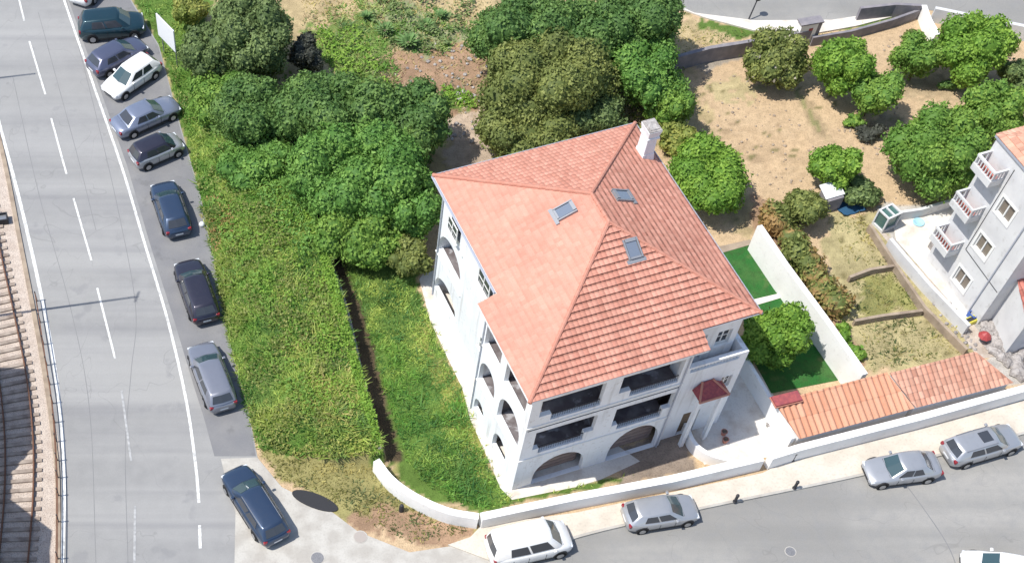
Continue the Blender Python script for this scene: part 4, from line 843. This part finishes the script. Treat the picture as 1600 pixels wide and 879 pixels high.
simple('washing_table', (1530, 470), .4, 'pale blue board leaning by the lower corner of the grey building', 'board', [('board', lambda b: b.add([(-.5, -.4, .1), (.5, -.4, .1), (.5, .4, 1.1), (-.5, .4, 1.1), (-.5, -.36, .06), (.5, -.36, .06), (.5, .44, 1.06), (-.5, .44, 1.06)], [(0, 1, 2, 3), (7, 6, 5, 4), (0, 4, 5, 1), (1, 5, 6, 2), (2, 6, 7, 3), (3, 7, 4, 0)]), 'lightblue', {}), ('leg', lambda b: b.bar((0, .4, 0), (0, .4, 1), .03), 'steel', {})])
simple('kayak', (1514, 503), .45, 'long yellow plastic boat-shaped object lying at the end of the paved yard', 'boat', [('hull', lambda b: b.add([(-1.2, 0, .1), (-.6, -.28, .05), (.6, -.28, .05), (1.2, 0, .1), (.6, .28, .05), (-.6, .28, .05), (-1.1, 0, .3), (-.55, -.22, .3), (.55, -.22, .3), (1.1, 0, .3), (.55, .22, .3), (-.55, .22, .3)], [(0, 5, 4, 3, 2, 1), (6, 7, 8, 9, 10, 11)]+[(i, (i+1) % 6, 6+(i+1) % 6, 6+i) for i in range(6)]), 'yellow', {'bevel': .04}), ('cockpit', lambda b: b.prism([(-.35, -.13), (.35, -.13), (.35, .13), (-.35, .13)], .302, .33), 'dark', {})])
simple('crate', (1521, 494), .5, 'blue plastic crate beside the yellow boat', 'crate', [('crate', lambda b: (b.box(-.4, .4, -.28, .28, 0, .05), b.box(-.4, -.36, -.28, .28, .05, .4), b.box(.36, .4, -.28, .28, .05, .4), b.box(-.36, .36, -.28, -.24, .05, .4), b.box(-.36, .36, .24, .28, .05, .4)), 'bluep', {})])
simple('parasol', (1533, 533), 0, 'folded-down red cloth parasol on the rubble', 'parasol', [('canopy', lambda b: b.lathe([(.42, .55), (.25, .75), (.04, .9)], 8), 'redp', {}), ('pole', lambda b: b.bar((0, 0, 0), (0, 0, .89), .03), 'steel', {})])
GHS = .68
simple('greenhouse', (1380, 352), .5, 'small white-framed cabin with green glass at the corner of the paved yard', 'cabin', [('frame', lambda b: (b.box(-.6, .6, -.5, .5, 0, .2), [b.box(x-.05, x+.05, y_-.05, y_+.05, .2, 1.3) for x in (-.55, .55) for y_ in (-.45, .45)], b.box(-.6, .6, -.5, -.38, 1.3, 1.4), b.box(-.6, .6, .38, .5, 1.3, 1.4), b.box(-.6, -.48, -.38, .38, 1.3, 1.4), b.box(.48, .6, -.38, .38, 1.3, 1.4), b.box(-.05, .05, -.38, .38, 1.3, 1.39)), 'stucco_grey', {}), ('pane', lambda b: b.prism([(-.5, -.4), (.5, -.4), (.5, .4), (-.5, .4)], .21, lambda p: 1.29), 'green_g', {})])
simple('shed', (1292, 322), .35, 'tiny shed with a pale sloping sheet roof beside the peaked olive shrub', 'shed', [('wall', lambda b: b.prism([(-.6, -.5), (.6, -.5), (.6, .5), (-.6, .5)], 0, lambda p: 1.3+.3*p[1]), 'darkwall', {}), ('roof', lambda b: b.prism([(-.75, -.35), (.7, -.35), (.7, .7), (-.75, .7)], lambda p: 1.34+.3*p[1], lambda p: 1.39+.3*p[1]), 'whitepl', {})])
simple('tarpaulin', (1328, 326), .3, 'crumpled blue tarpaulin on the ground beside the grey-green shrub', 'tarpaulin', [('sheet', lambda b: b.add([(x*.3-.9+random.uniform(-.05, .05), yy*.28-.55+random.uniform(-.05, .05), .05+.22*random.random()) for yy in range(5) for x in range(7)], [(r*7+c, r*7+c+1, r*7+c+8, r*7+c+7) for r in range(4) for c in range(6)]), 'tarp', {'smooth': True})])
simple('paddling_pool', (1435, 348), .3, 'pale blue round patch of a paddling pool on the bright paved yard', 'pool', [('pool', lambda b: b.lathe([(.34, .02), (.40, .06), (.36, .12), (.30, .05)], 20), 'lightblue', {'smooth': True})])
# meter cabinet on the dark wall, with red notice
t = empty('utility_cabinet', at(1254, 66, 0), .24, 'concrete utility cabinet with a small red notice at the end of the dark wall', 'cabinet')
b = MB(); b.box(-.8, .55, -.3, .3, 0, 1.9); b.build('body', M['wallwhite'], t); b = MB(); b.box(-.9, .9, -.38, .38, 1.9, 2.0); b.build('top', M['darkwall'], t)
b = MB(); b.box(.552, .85, -.3, .3, 0, 1.898); b.build('side_panel', M['darkwall'], t)
b = MB(); b.box(-.1, .2, -.33, -.302, .9, 1.5); b.build('notice', M['redp'], t)

# billboard
t = empty('billboard', at(258, 90, 0), 0, 'blank white billboard on two posts beside the parked cars', 'billboard')
pa, pb = at(248, 54, 1.6)-t.location, at(275, 82, 1.6)-t.location
pa.z = pb.z = 0; s = (pb-pa).normalized(); n = Vector((s.y, -s.x, 0)); n = n if n.x < 0 else -n; wdt = (pb-pa).length; c0 = (pa+pb)/2
b = MB(); q = [pa+n*.04, pb+n*.04, pb-n*.04, pa-n*.04]; b.prism([p[:2] for p in q], 1.6, 3.5); b.build('board', M['whitepl'], t)
b = MB(); q = [pa+s*.06-n*.042, pb-s*.06-n*.042, pb-s*.06-n*.08, pa+s*.06-n*.08]; b.prism([p[:2] for p in q], 1.65, 3.45); b.build('backing', M['steel'], t)
for k in (-1, 1):
    b = MB(); p = c0+s*(wdt/2-.25)*k-n*.13; b.bar((p.x, p.y, -.1), (p.x, p.y, 3.4), .05); b.build('post', M['steel'], t)

# ------------------------------------------------------------ railway
RL = smooth_line([(-70, 60), (-32, 210), (0, 388), (22, 490), (42, 590), (52, 680), (53, 760), (48, 840), (36, 960)])
def offs(line, d):
    out = []
    for i, p in enumerate(line):
        t_ = (line[min(i+1, len(line)-1)]-line[max(i-1, 0)]); t_.z = 0; t_.normalize(); out.append(p+Vector((-t_.y, t_.x, 0))*d)
    return out
sgn = -1
mid = offs(RL, sgn*.83)
trk = empty('railway_track', (mid[len(mid)//2].x, mid[len(mid)//2].y, 0), 0, 'curving railway track with rusty rails and pale sleepers at the left edge', 'railway track')
tl = trk.location
for dd_ in (0, sgn*1.67):
    o = ribbon('rail', [p-tl for p in offs(RL, dd_)], .08, .26, M['rust'], thick=.15, kind=None); o.parent = trk
acc = 0; 
for i in range(len(mid)-1):
    seg = (mid[i+1]-mid[i]).length; d_ = (mid[i+1]-mid[i]).normalized(); n_ = Vector((-d_.y, d_.x, 0))
    while acc < seg:
        c = mid[i]+d_*acc-tl; q = [c-n_*1.3-d_*.12, c+n_*1.3-d_*.12, c+n_*1.3+d_*.12, c-n_*1.3+d_*.12]
        b = MB(); b.prism([p[:2] for p in q], .0, .11); b.build('sleeper', M['sleeper'], trk); acc += .65
    acc -= seg
# road-side guard rail of the railway
fr = empty('track_fence', at(80, 690, 0), 0, 'low dark metal fence between the railway and the road', 'fence'); fl = fr.location
FL = smooth_line([(58, 470), (72, 560), (84, 640), (90, 720), (92, 800), (90, 960)]); FLo = offs(FL, -sgn*.0)
for z_ in (.45, .85):
    o = ribbon('rail', [p-fl for p in FLo], .045, z_, M['rust'], thick=.06, kind=None); o.parent = fr
for i in range(0, len(FLo), 3):
    p = FLo[i]-fl; b = MB(); b.bar((p.x, p.y, 0), (p.x, p.y, .95), .04); b.build('post', M['darkmetal'], fr)
simple('signal_box', (4, 346), .2, 'small dark open frame box beside the rails at the left edge', 'signal box', [('body', lambda b: (b.box(-.4, .4, -.35, -.27, 0, .5), b.box(-.4, .4, .27, .35, 0, .5), b.box(-.4, -.32, -.27, .27, 0, .5), b.box(.32, .4, -.27, .27, 0, .5)), 'dark', {}), ('lid', lambda b: b.box(-.31, .31, -.26, .26, .3, .34), 'steel', {})])
# poles left of the frame whose shadows cross the road
def mast(tip_px, hgt, name, label, arm=0):
    tip = at(*tip_px, .02); base = Vector((tip.x, tip.y, 0))-Vector((cos(R(AZ)), sin(R(AZ)), 0))*hgt/math.tan(R(EL))
    r = empty(name, base, 0, label, 'pole', 'tall railway poles'); b = MB(); b.bar((0, 0, 0), (0, 0, hgt), .11, 8, .06); b.build('pole', M['steel'], r)
    if arm: b = MB(); b.bar((-.1, -.45, hgt-.05), (.1, .45, hgt-.05), .05); b.build('crossarm', M['steel'], r)
    b = MB(); b.box(-.3, .3, -.3, .3, 0, .25); b.build('footing', M['concrete'], r)
mast((215, 463), 17.5, 'railway_mast', 'tall steel pole left of the railway whose shadow crosses the road by the third dash', arm=1)
mast((55, 115), 16, 'railway_mast', 'tall steel pole whose short shadow ends near the upper lane dashes')
# station building standing left of the tracks (its shade falls on the ballast)
def shadow_block(px, hgt, name, label):
    off = Vector((cos(R(AZ)), sin(R(AZ)), 0))*hgt/math.tan(R(EL)); q = [at(x, y_, .02)-off for x, y_ in px]; c = sum(q, Vector())/len(q); c.z = 0
    r = empty(name, c, 0, label, 'building'); q = [(p.x-c.x, p.y-c.y) for p in q]
    b = MB(); b.prism(q, 0, hgt-.3); b.build('wall', M['stucco_grey'], r); b = MB(); b.prism([(p[0]*1.0, p[1]*1.0) for p in q], hgt-.298, hgt); b.build('roof', M['darkwall'], r)
shadow_block([(-300, 575), (46, 575), (49, 600), (52, 700), (20, 738), (18, 780), (82, 828), (78, 860), (82, 960), (-300, 960)], 10.5, 'station_building', 'flat-roofed building left of the railway shading the tracks')

# ------------------------------------------------------------ street furniture
for i, (x, y_, lb) in enumerate(((1148, 783, 'short dark bollard on the kerb between the silver hatchback and the grey saloon'), (1241, 762, 'short dark bollard on the kerb left of the grey saloon'), (1238, 718, 'short dark bollard at the foot of the long whitewashed wall'))):
    simple('bollard', (x, y_), 0, lb, 'bollard', [('post', lambda b: b.lathe([(.13, 0), (.13, .05), (.09, .08), (.085, .62), (.11, .66), (.09, .74), (.03, .78)], 12), 'dark', {'smooth': False})], z=.12, group='bollards on the pavement')
M['mh'] = mat('ironcover', (.24, .24, .25), .7, spec=.4, metal=.3, noise=[(20, 4, .4, .6, (.15, .15, .16), .6)])
M['concover'] = mat('concretecover', (.36, .32, .29), .9, spec=.3)
for x, y_, r_, z_, mm, lb in ((563, 838, .42, .03, 'concover', 'round brownish manhole cover on the pale pavement below the dry grass'), (496, 871, .42, .03, 'mh', 'round grey manhole cover at the bottom, near the dark blue car'), (1235, 861, .33, .014, 'mh', 'dark round manhole cover in the middle of the right-hand street')):
    simple('manhole_cover', (x, y_), 0, lb, 'manhole cover', [('rim', lambda b, r_=r_: b.lathe([(r_, -.01), (r_, .012)], 24), 'concrete', {}), ('cover', lambda b, r_=r_: b.lathe([(r_*.88, .0), (r_*.86, .022)], 24), mm, {})], z=z_)
# dark flat oval standing in for a cast shadow on the pavement
t = empty('shadow_oval', at(492, 782, .03), -.42, 'dark flat oval painting a shadow on the pavement right of the dark blue car', 'shadow_oval')
b = MB(); b.prism([(1.45*cos(a*pi/12)*(1 if a < 12 else 1), .48*sin(a*pi/12)) for a in range(24)], .002, .05); b.build('shadow_oval', M['trim'], t)
t = empty('post', at(627, 797, 0), 0, 'short dark stump among dry grass in front of the curved white wall', 'post'); b = MB(); b.lathe([(.16, -.05), (.14, .5), (.10, .62), (.03, .66)], 9); b.build('stump', M['dark'], t)
t = empty('street_lamp', at(1170, 30, .12), 0, 'small dark lamp post at the edge of the upper road', 'street lamp')
b = MB(); b.bar((0, 0, 0), (.35, .5, 1.3), .06, 8, .05); b.build('post', M['darkmetal'], t); b = MB(); b.lathe([(.08, 1.25), (.26, 1.4), (.27, 1.6), (.12, 1.75)], 12, (.38, .55, 0)); b.build('lamp_head', M['dark'], t)
simple('litter_bag', (316, 352), .3, 'small white bag lying at the edge of the verge beside the blue hatchback', 'bag', [('bag', lambda b: b.lathe([(.16, 0), (.24, .1), (.16, .24), (.05, .32)], 8), 'whitepl', {'smooth': True})])
for x, y_, lb in ((1130, 678, 'reddish flowerpot on the sunny patio, nearer the villa'), (1132, 690, 'grey flowerpot next to the reddish one on the patio'), (1200, 665, 'larger dark flowerpot on the patio by the sheds')):
    simple('flowerpot', (x, y_), 0, lb, 'flowerpot', [('pot', lambda b: b.lathe([(.13, 0), (.19, .3), (.21, .32), (.17, .33)], 12), 'ridge' if 'red' in lb else 'stone', {}), ('soil', lambda b: b.lathe([(.16, .332), (.1, .37)], 12), 'bark', {})], z=.02, group='flowerpots on the patio')

# ------------------------------------------------------------ cars
def lin(x, pts):
    for (a, va), (b_, vb) in zip(pts[:-1], pts[1:]):
        if x <= b_: return va+(vb-va)*max(0, min(1, (x-a)/(b_-a)))
    return pts[-1][1]
STY = {  # profile in fractions of length (0 = nose): hood, belt; cabin base/roof x positions
 'hatch': dict(L=4.1, W=1.76, H=1.46, deck=[(0, .58), (.05, .74), (.24, .90), (.35, .95), (.9, .98), (.97, .94), (1, .75)], cb=(.24, .965), cr=(.43, .86)),
 'saloon': dict(L=4.45, W=1.76, H=1.42, deck=[(0, .56), (.05, .70), (.26, .86), (.35, .92), (.78, .95), (.95, .92), (1, .72)], cb=(.27, .86), cr=(.43, .72)),
 'estate': dict(L=4.6, W=1.78, H=1.5, deck=[(0, .58), (.05, .74), (.24, .90), (.35, .96), (.9, .98), (.97, .95), (1, .75)], cb=(.24, .975), cr=(.41, .90)),
 'suv': dict(L=4.6, W=1.86, H=1.72, deck=[(0, .70), (.05, .92), (.22, 1.06), (.32, 1.10), (.9, 1.12), (.97, 1.08), (1, .85)], cb=(.22, .97), cr=(.38, .90)),
 'van': dict(L=4.6, W=2.02, H=1.95, deck=[(0, .70), (.05, .92), (.16, 1.08), (.26, 1.12), (.9, 1.14), (.98, 1.1), (1, .9)], cb=(.15, .985), cr=(.30, .955)),
 'city': dict(L=3.3, W=1.62, H=1.5, deck=[(0, .62), (.05, .80), (.2, .95), (.3, .99), (.9, 1.0), (.97, .95), (1, .8)], cb=(.17, .975), cr=(.36, .88)),
}
CARK = 1.13
CG = 'cars parked beside the left road'; CS = 'cars parked along the right-hand street'
def car(sty, paint, front, rear, label, roofm=None, sunroof=False, rails=False, group=None, name='parked_car', Lf=1.0):
    q = STY[sty]; k_ = CARK if group == CG else 1.05; Lc, Wc, Hc = q['L']*Lf*k_, q['W']*k_, q['H']*1.03
    zm = .75; a = at(*front, zm); b_ = at(*rear, zm); c = (a+b_)/2; d = (a-b_); ang = math.atan2(d.y, d.x)
    root = empty(name, (c.x, c.y, .02), ang, label, 'car', group)
    X = lambda f: Lc/2-f*Lc
    # body shell
    st = [0, .012, .04, .09, .16, .22, .28, .36, .45, .55, .65, .75, .84, .91, .96, .988, 1]
    b = MB(); rows = []
    for f in st:
        e_ = abs(2*f-1); wv = Wc/2*(1-.20*e_**5-.10*max(0, e_-.93)/.07)
        zt = lin(f, q['deck']); zb = .22+.10*max(0, e_-.85)/.15
        arch_ = 0
        prof = [(-.90, zb), (-.99, zb+.14), (-1.0, .55*zt+.08), (-.975, zt*.86), (-.90, zt-.035), (-.76, zt), (-.4, zt+.022), (0, zt+.03)]
        prof = prof+[(-p[0], p[1]) for p in prof[-2::-1]]
        rows.append([(X(f), p[0]*wv, p[1]) for p in prof])
    n = len(rows[0]); vs = [p for r in rows for p in r]
    fs = [(i*n+j, i*n+j+1, (i+1)*n+j+1, (i+1)*n+j) for i in range(len(st)-1) for j in range(n-1)]
    fs += [tuple(range(n))[::-1], tuple(range((len(st)-1)*n, len(st)*n))]
    fs += [(i*n, (i+1)*n, (i+1)*n+n-1, i*n+n-1) for i in range(len(st)-1)]
    b.add(vs, fs); body = b.build('body', M[paint], root, smooth=True)
    # cabin
    cb, cr = q['cb'], q['cr']; zb = lambda f: lin(f, q['deck'])-.03
    wb, wr = Wc/2*.90, Wc/2*.70
    def sect(t):   # t 0 = base, 1 = roof edge
        x0 = X(cb[0]+(cr[0]-cb[0])*t); x1 = X(cb[1]+(cr[1]-cb[1])*t); w_ = wb+(wr-wb)*t
        z0_ = zb(cb[0])+(Hc-.05-zb(cb[0]))*t; z1_ = zb(min(cb[1], .93))+(Hc-.07-zb(min(cb[1], .93)))*t
        return x0, x1, w_, z0_, z1_
    b = MB(); x0, x1, w0, za, zz = sect(0); X0, X1, w1, ZA, ZZ = sect(1)
    def ring(x0, x1, w_, z0_, z1_, bow): # 10 points, clockwise seen from above
        xm = (x0+x1)/2; zm_ = max(z0_, z1_)
        return [(x0, -w_*.86, z0_), (x0+bow, 0, z0_+.01), (x0, w_*.86, z0_), (x0-.12*abs(x0-x1)/2, w_*.97, z0_+(zm_-z0_)*.3), (xm, w_, (z0_+z1_)/2+.005), (x1+.08*abs(x0-x1)/2, w_*.96, z1_), (x1, w_*.84, z1_), (x1-bow*.6, 0, z1_+.01), (x1, -w_*.84, z1_), (x1+.08*abs(x0-x1)/2, -w_*.96, z1_), (xm, -w_, (z0_+z1_)/2+.005), (x0-.12*abs(x0-x1)/2, -w_*.97, z0_+(zm_-z0_)*.3)]
    r0 = ring(x0, x1, w0, za, zz, .10); r1_ = ring(X0, X1, w1, ZA, ZZ, .06)
    r2_ = [((p[0]-(X0+X1)/2)*.86+(X0+X1)/2, p[1]*.86, p[2]+.035) for p in r1_]; r3 = [((p[0]-(X0+X1)/2)*.45+(X0+X1)/2, p[1]*.45, Hc-.002) for p in r1_]
    n = 12; vs = r0+r1_+r2_+r3; fs = [(k*n+i, k*n+(i+1) % n, (k+1)*n+(i+1) % n, (k+1)*n+i) for k in range(3) for i in range(n)]+[tuple(range(3*n, 4*n))]
    b.add(vs, fs); cab = b.build('roof', M[roofm or paint], root, smooth=True)
    # glazing: quads on the cabin flanks, slightly proud
    def glaz(i0, i1, t0, t1, m0, m1, name, mt='glass', th=.02):
        pts0 = [Vector(r0[i % 12]) for i in range(i0, i1+1)]; pts1 = [Vector(r1_[i % 12]) for i in range(i0, i1+1)]
        def along(pts, f):
            ls = [(pts[i+1]-pts[i]).length for i in range(len(pts)-1)]; tot = sum(ls); s_ = f*tot
            for i, l_ in enumerate(ls):
                if s_ <= l_+1e-6: return pts[i].lerp(pts[i+1], s_/l_)
                s_ -= l_
            return pts[-1]
        g = MB(); N_ = 8; top = []; bot = []
        for i in range(N_+1):
            f = m0+(m1-m0)*i/N_; p0 = along(pts0, f); p1 = along(pts1, f); bot.append(p0.lerp(p1, t0)); top.append(p0.lerp(p1, t1))
        cen = Vector(((x0+x1)/2, 0, .4)); 
        for i in range(N_):
            nn = (bot[i+1]-bot[i]).cross(top[i]-bot[i]).normalized(); mid_ = (bot[i]+top[i+1])/2
            if nn.dot(mid_-cen) < 0: nn = -nn
            a_ = [bot[i], bot[i+1], top[i+1], top[i]]; g.add([p+nn*th for p in a_]+[p-nn*.01 for p in a_], [(0, 1, 2, 3), (7, 6, 5, 4), (0, 4, 5, 1), (1, 5, 6, 2), (2, 6, 7, 3), (3, 7, 4, 0)])
        return g.build(name, M[mt], root)
    glaz(0, 2, .06, .93, .03, .97, 'windscreen', 'screen'); glaz(6, 8, .18, .9, .06, .94, 'rear_window')
    glaz(3, 5, .14, .88, -.0+.06, .42, 'side_window'); glaz(3, 5, .14, .88, .46, .78, 'side_window'); glaz(9, 11, .14, .88, .58, .94, 'side_window'); glaz(9, 11, .14, .88, .22, .54, 'side_window')
    # wheels
    wr_ = .31 if sty not in ('suv', 'van') else .35
    for f in (.175, .80):
        for s_ in (-1, 1):
            yy = s_*(Wc/2-.12); cx_ = X(f)
            ar = MB(); ar.bar((cx_, yy-s_*.02, wr_+.03), (cx_, yy+s_*.115, wr_+.03), wr_+.07, 18); ar.build('wheel_arch', M['trim'], body)
            wh = MB(); wh.bar((cx_, yy-s_*.06, wr_-.02), (cx_, yy+s_*.135, wr_-.02), wr_, 18); wo = wh.build('wheel', M['tyre'], root)
            rm = MB(); rm.bar((cx_, yy+s_*.13, wr_-.02), (cx_, yy+s_*.15, wr_-.02), wr_*.62, 12); rm.build('rim', M['rim'], wo)
    zt0 = lin(.03, q['deck']); zt1 = lin(.98, q['deck'])
    def blob(name, m_, cx_, cy_, cz_, lx, ly, lz):
        g = MB(); g.box(cx_-lx, cx_+lx, cy_-ly, cy_+ly, cz_-lz, cz_+lz); g.build(name, M[m_], root, bevel=.03)
    for s_ in (-1, 1):
        blob('headlight', 'lamp', X(.045), s_*Wc*.335, zt0-.085, .13, .17, .075); blob('tail_light', 'redlamp', X(.975), s_*Wc*.37, zt1-.10, .075, .12, .11)
        g = MB(); g.box(X(cb[0]+.115)-.08, X(cb[0]+.115)+.08, s_*(Wc/2-.08)-.0, s_*(Wc/2+.12), zb(.33)+.02, zb(.33)+.15) if s_ > 0 else g.box(X(cb[0]+.115)-.08, X(cb[0]+.115)+.08, s_*(Wc/2+.12), s_*(Wc/2-.08), zb(.33)+.02, zb(.33)+.15)
        g.build('mirror', M[paint], root, bevel=.03)
        if rails: g = MB(); g.bar((X(cr[0]+.03), s_*w1*.93, Hc-.01), (X(cr[1]-.03), s_*w1*.93, Hc-.03), .022); g.build('roof_rail', M['steel'], root)
    g = MB(); g.box(X(.012)-.02, X(.0)+.012, -.40, .40, .38, .52); g.build('grille', M['trim'], root)
    g = MB(); g.box(X(1)-.012, X(.99), -.26, .26, .52, .63); g.build('number_plate', M['whitepl'], root)
    for f in (cb[0]-.012, min(cb[1]+.006, .93)):
        zt = lin(f, q['deck']); g = MB(); g.bar((X(f), -Wc*.36, zt+.0), (X(f), 0, zt+.026), .013, 4); g.bar((X(f), 0, zt+.026), (X(f), Wc*.36, zt), .013, 4); g.build('panel_gap', M['trim'], root)
    for s_ in (-1, 1): g = MB(); g.box(X(.70), X(.28), min(s_*Wc/2*.985, s_*Wc/2*1.004), max(s_*Wc/2*.985, s_*Wc/2*1.004), .24, .34); g.build('sill', M['trim'], root)
    # shut lines of bonnet and doors
    g = MB()
    for s_ in (-1, 1):
        for f in (.36, .57, .76):
            e_ = abs(2*f-1); wv = Wc/2*(1-.20*e_**5); zt = lin(f, q['deck'])
            g.box(X(f)-.012, X(f)+.012, min(s_*(wv-.03), s_*(wv+.006)), max(s_*(wv-.03), s_*(wv+.006)), .32, zt*.80)
    g.build('door_gap', M['trim'], root)
    if sunroof: g = MB(); g.box(X(cr[0]+.20), X(cr[0]+.06), -.36, .36, Hc-.02, Hc+.012); g.build('sunroof', M['glass'], root)
    return root
car('hatch', 'car_white', (165, -54), (122, -3), 'white car cut by the top edge, at the head of the angled row', group=CG)
car('suv', 'car_teal', (216, 34), (132, 42), 'dark teal car parked crosswise, topmost fully visible in the angled row', group=CG, Lf=.95)
car('hatch', 'car_slate', (218, 66), (147, 103), 'slate blue car between the dark teal and the white one in the angled row', group=CG)
car('hatch', 'car_white', (168, 142), (242, 92), 'white hatchback parked nose to the road in the angled row', group=CG)
car('saloon', 'car_bluegrey', (268, 160), (186, 196), 'blue-grey saloon below the white hatchback in the angled row', group=CG)
car('city', 'car_silver', (277, 218), (211, 246), 'small pale car with a dark roof, lowest of the angled row', roofm='car_black', group=CG)
car('hatch', 'car_navy', (254, 286), (279, 360), 'dark blue hatchback parked parallel, uppermost of the four in line', group=CG, Lf=1.05)
car('estate', 'car_black', (292, 409), (322, 494), 'black car parked parallel, second of the four in line', group=CG)
car('estate', 'car_grey', (314, 540), (348, 630), 'silver-grey car parked parallel, third of the four in line', group=CG)
car('estate', 'car_navy', (366, 734), (432, 838), 'dark blue estate at the corner on the pale pavement, nearest the viewer', group=CG, rails=True, Lf=1.06)
car('van', 'car_white', (892, 832), (760, 862), 'tall white van at the bottom, beside the curved wall end', group=CS)
car('hatch', 'car_silver', (1086, 789), (979, 806), 'silver hatchback parked in front of the straight villa wall', group=CS)
car('saloon', 'car_silver', (1354, 736), (1468, 722), 'silver saloon facing left, between the hatchback and the estate with a sunroof', group=CS, Lf=.95)
car('estate', 'car_silver', (1590, 676), (1480, 708), 'silver estate with sunroof and roof rails, furthest right along the pavement', sunroof=True, rails=True, group=CS)
car('hatch', 'car_white', (1514, 878), (1618, 897), 'white car cut by the bottom right corner, out on the street', group=CS, name='car')
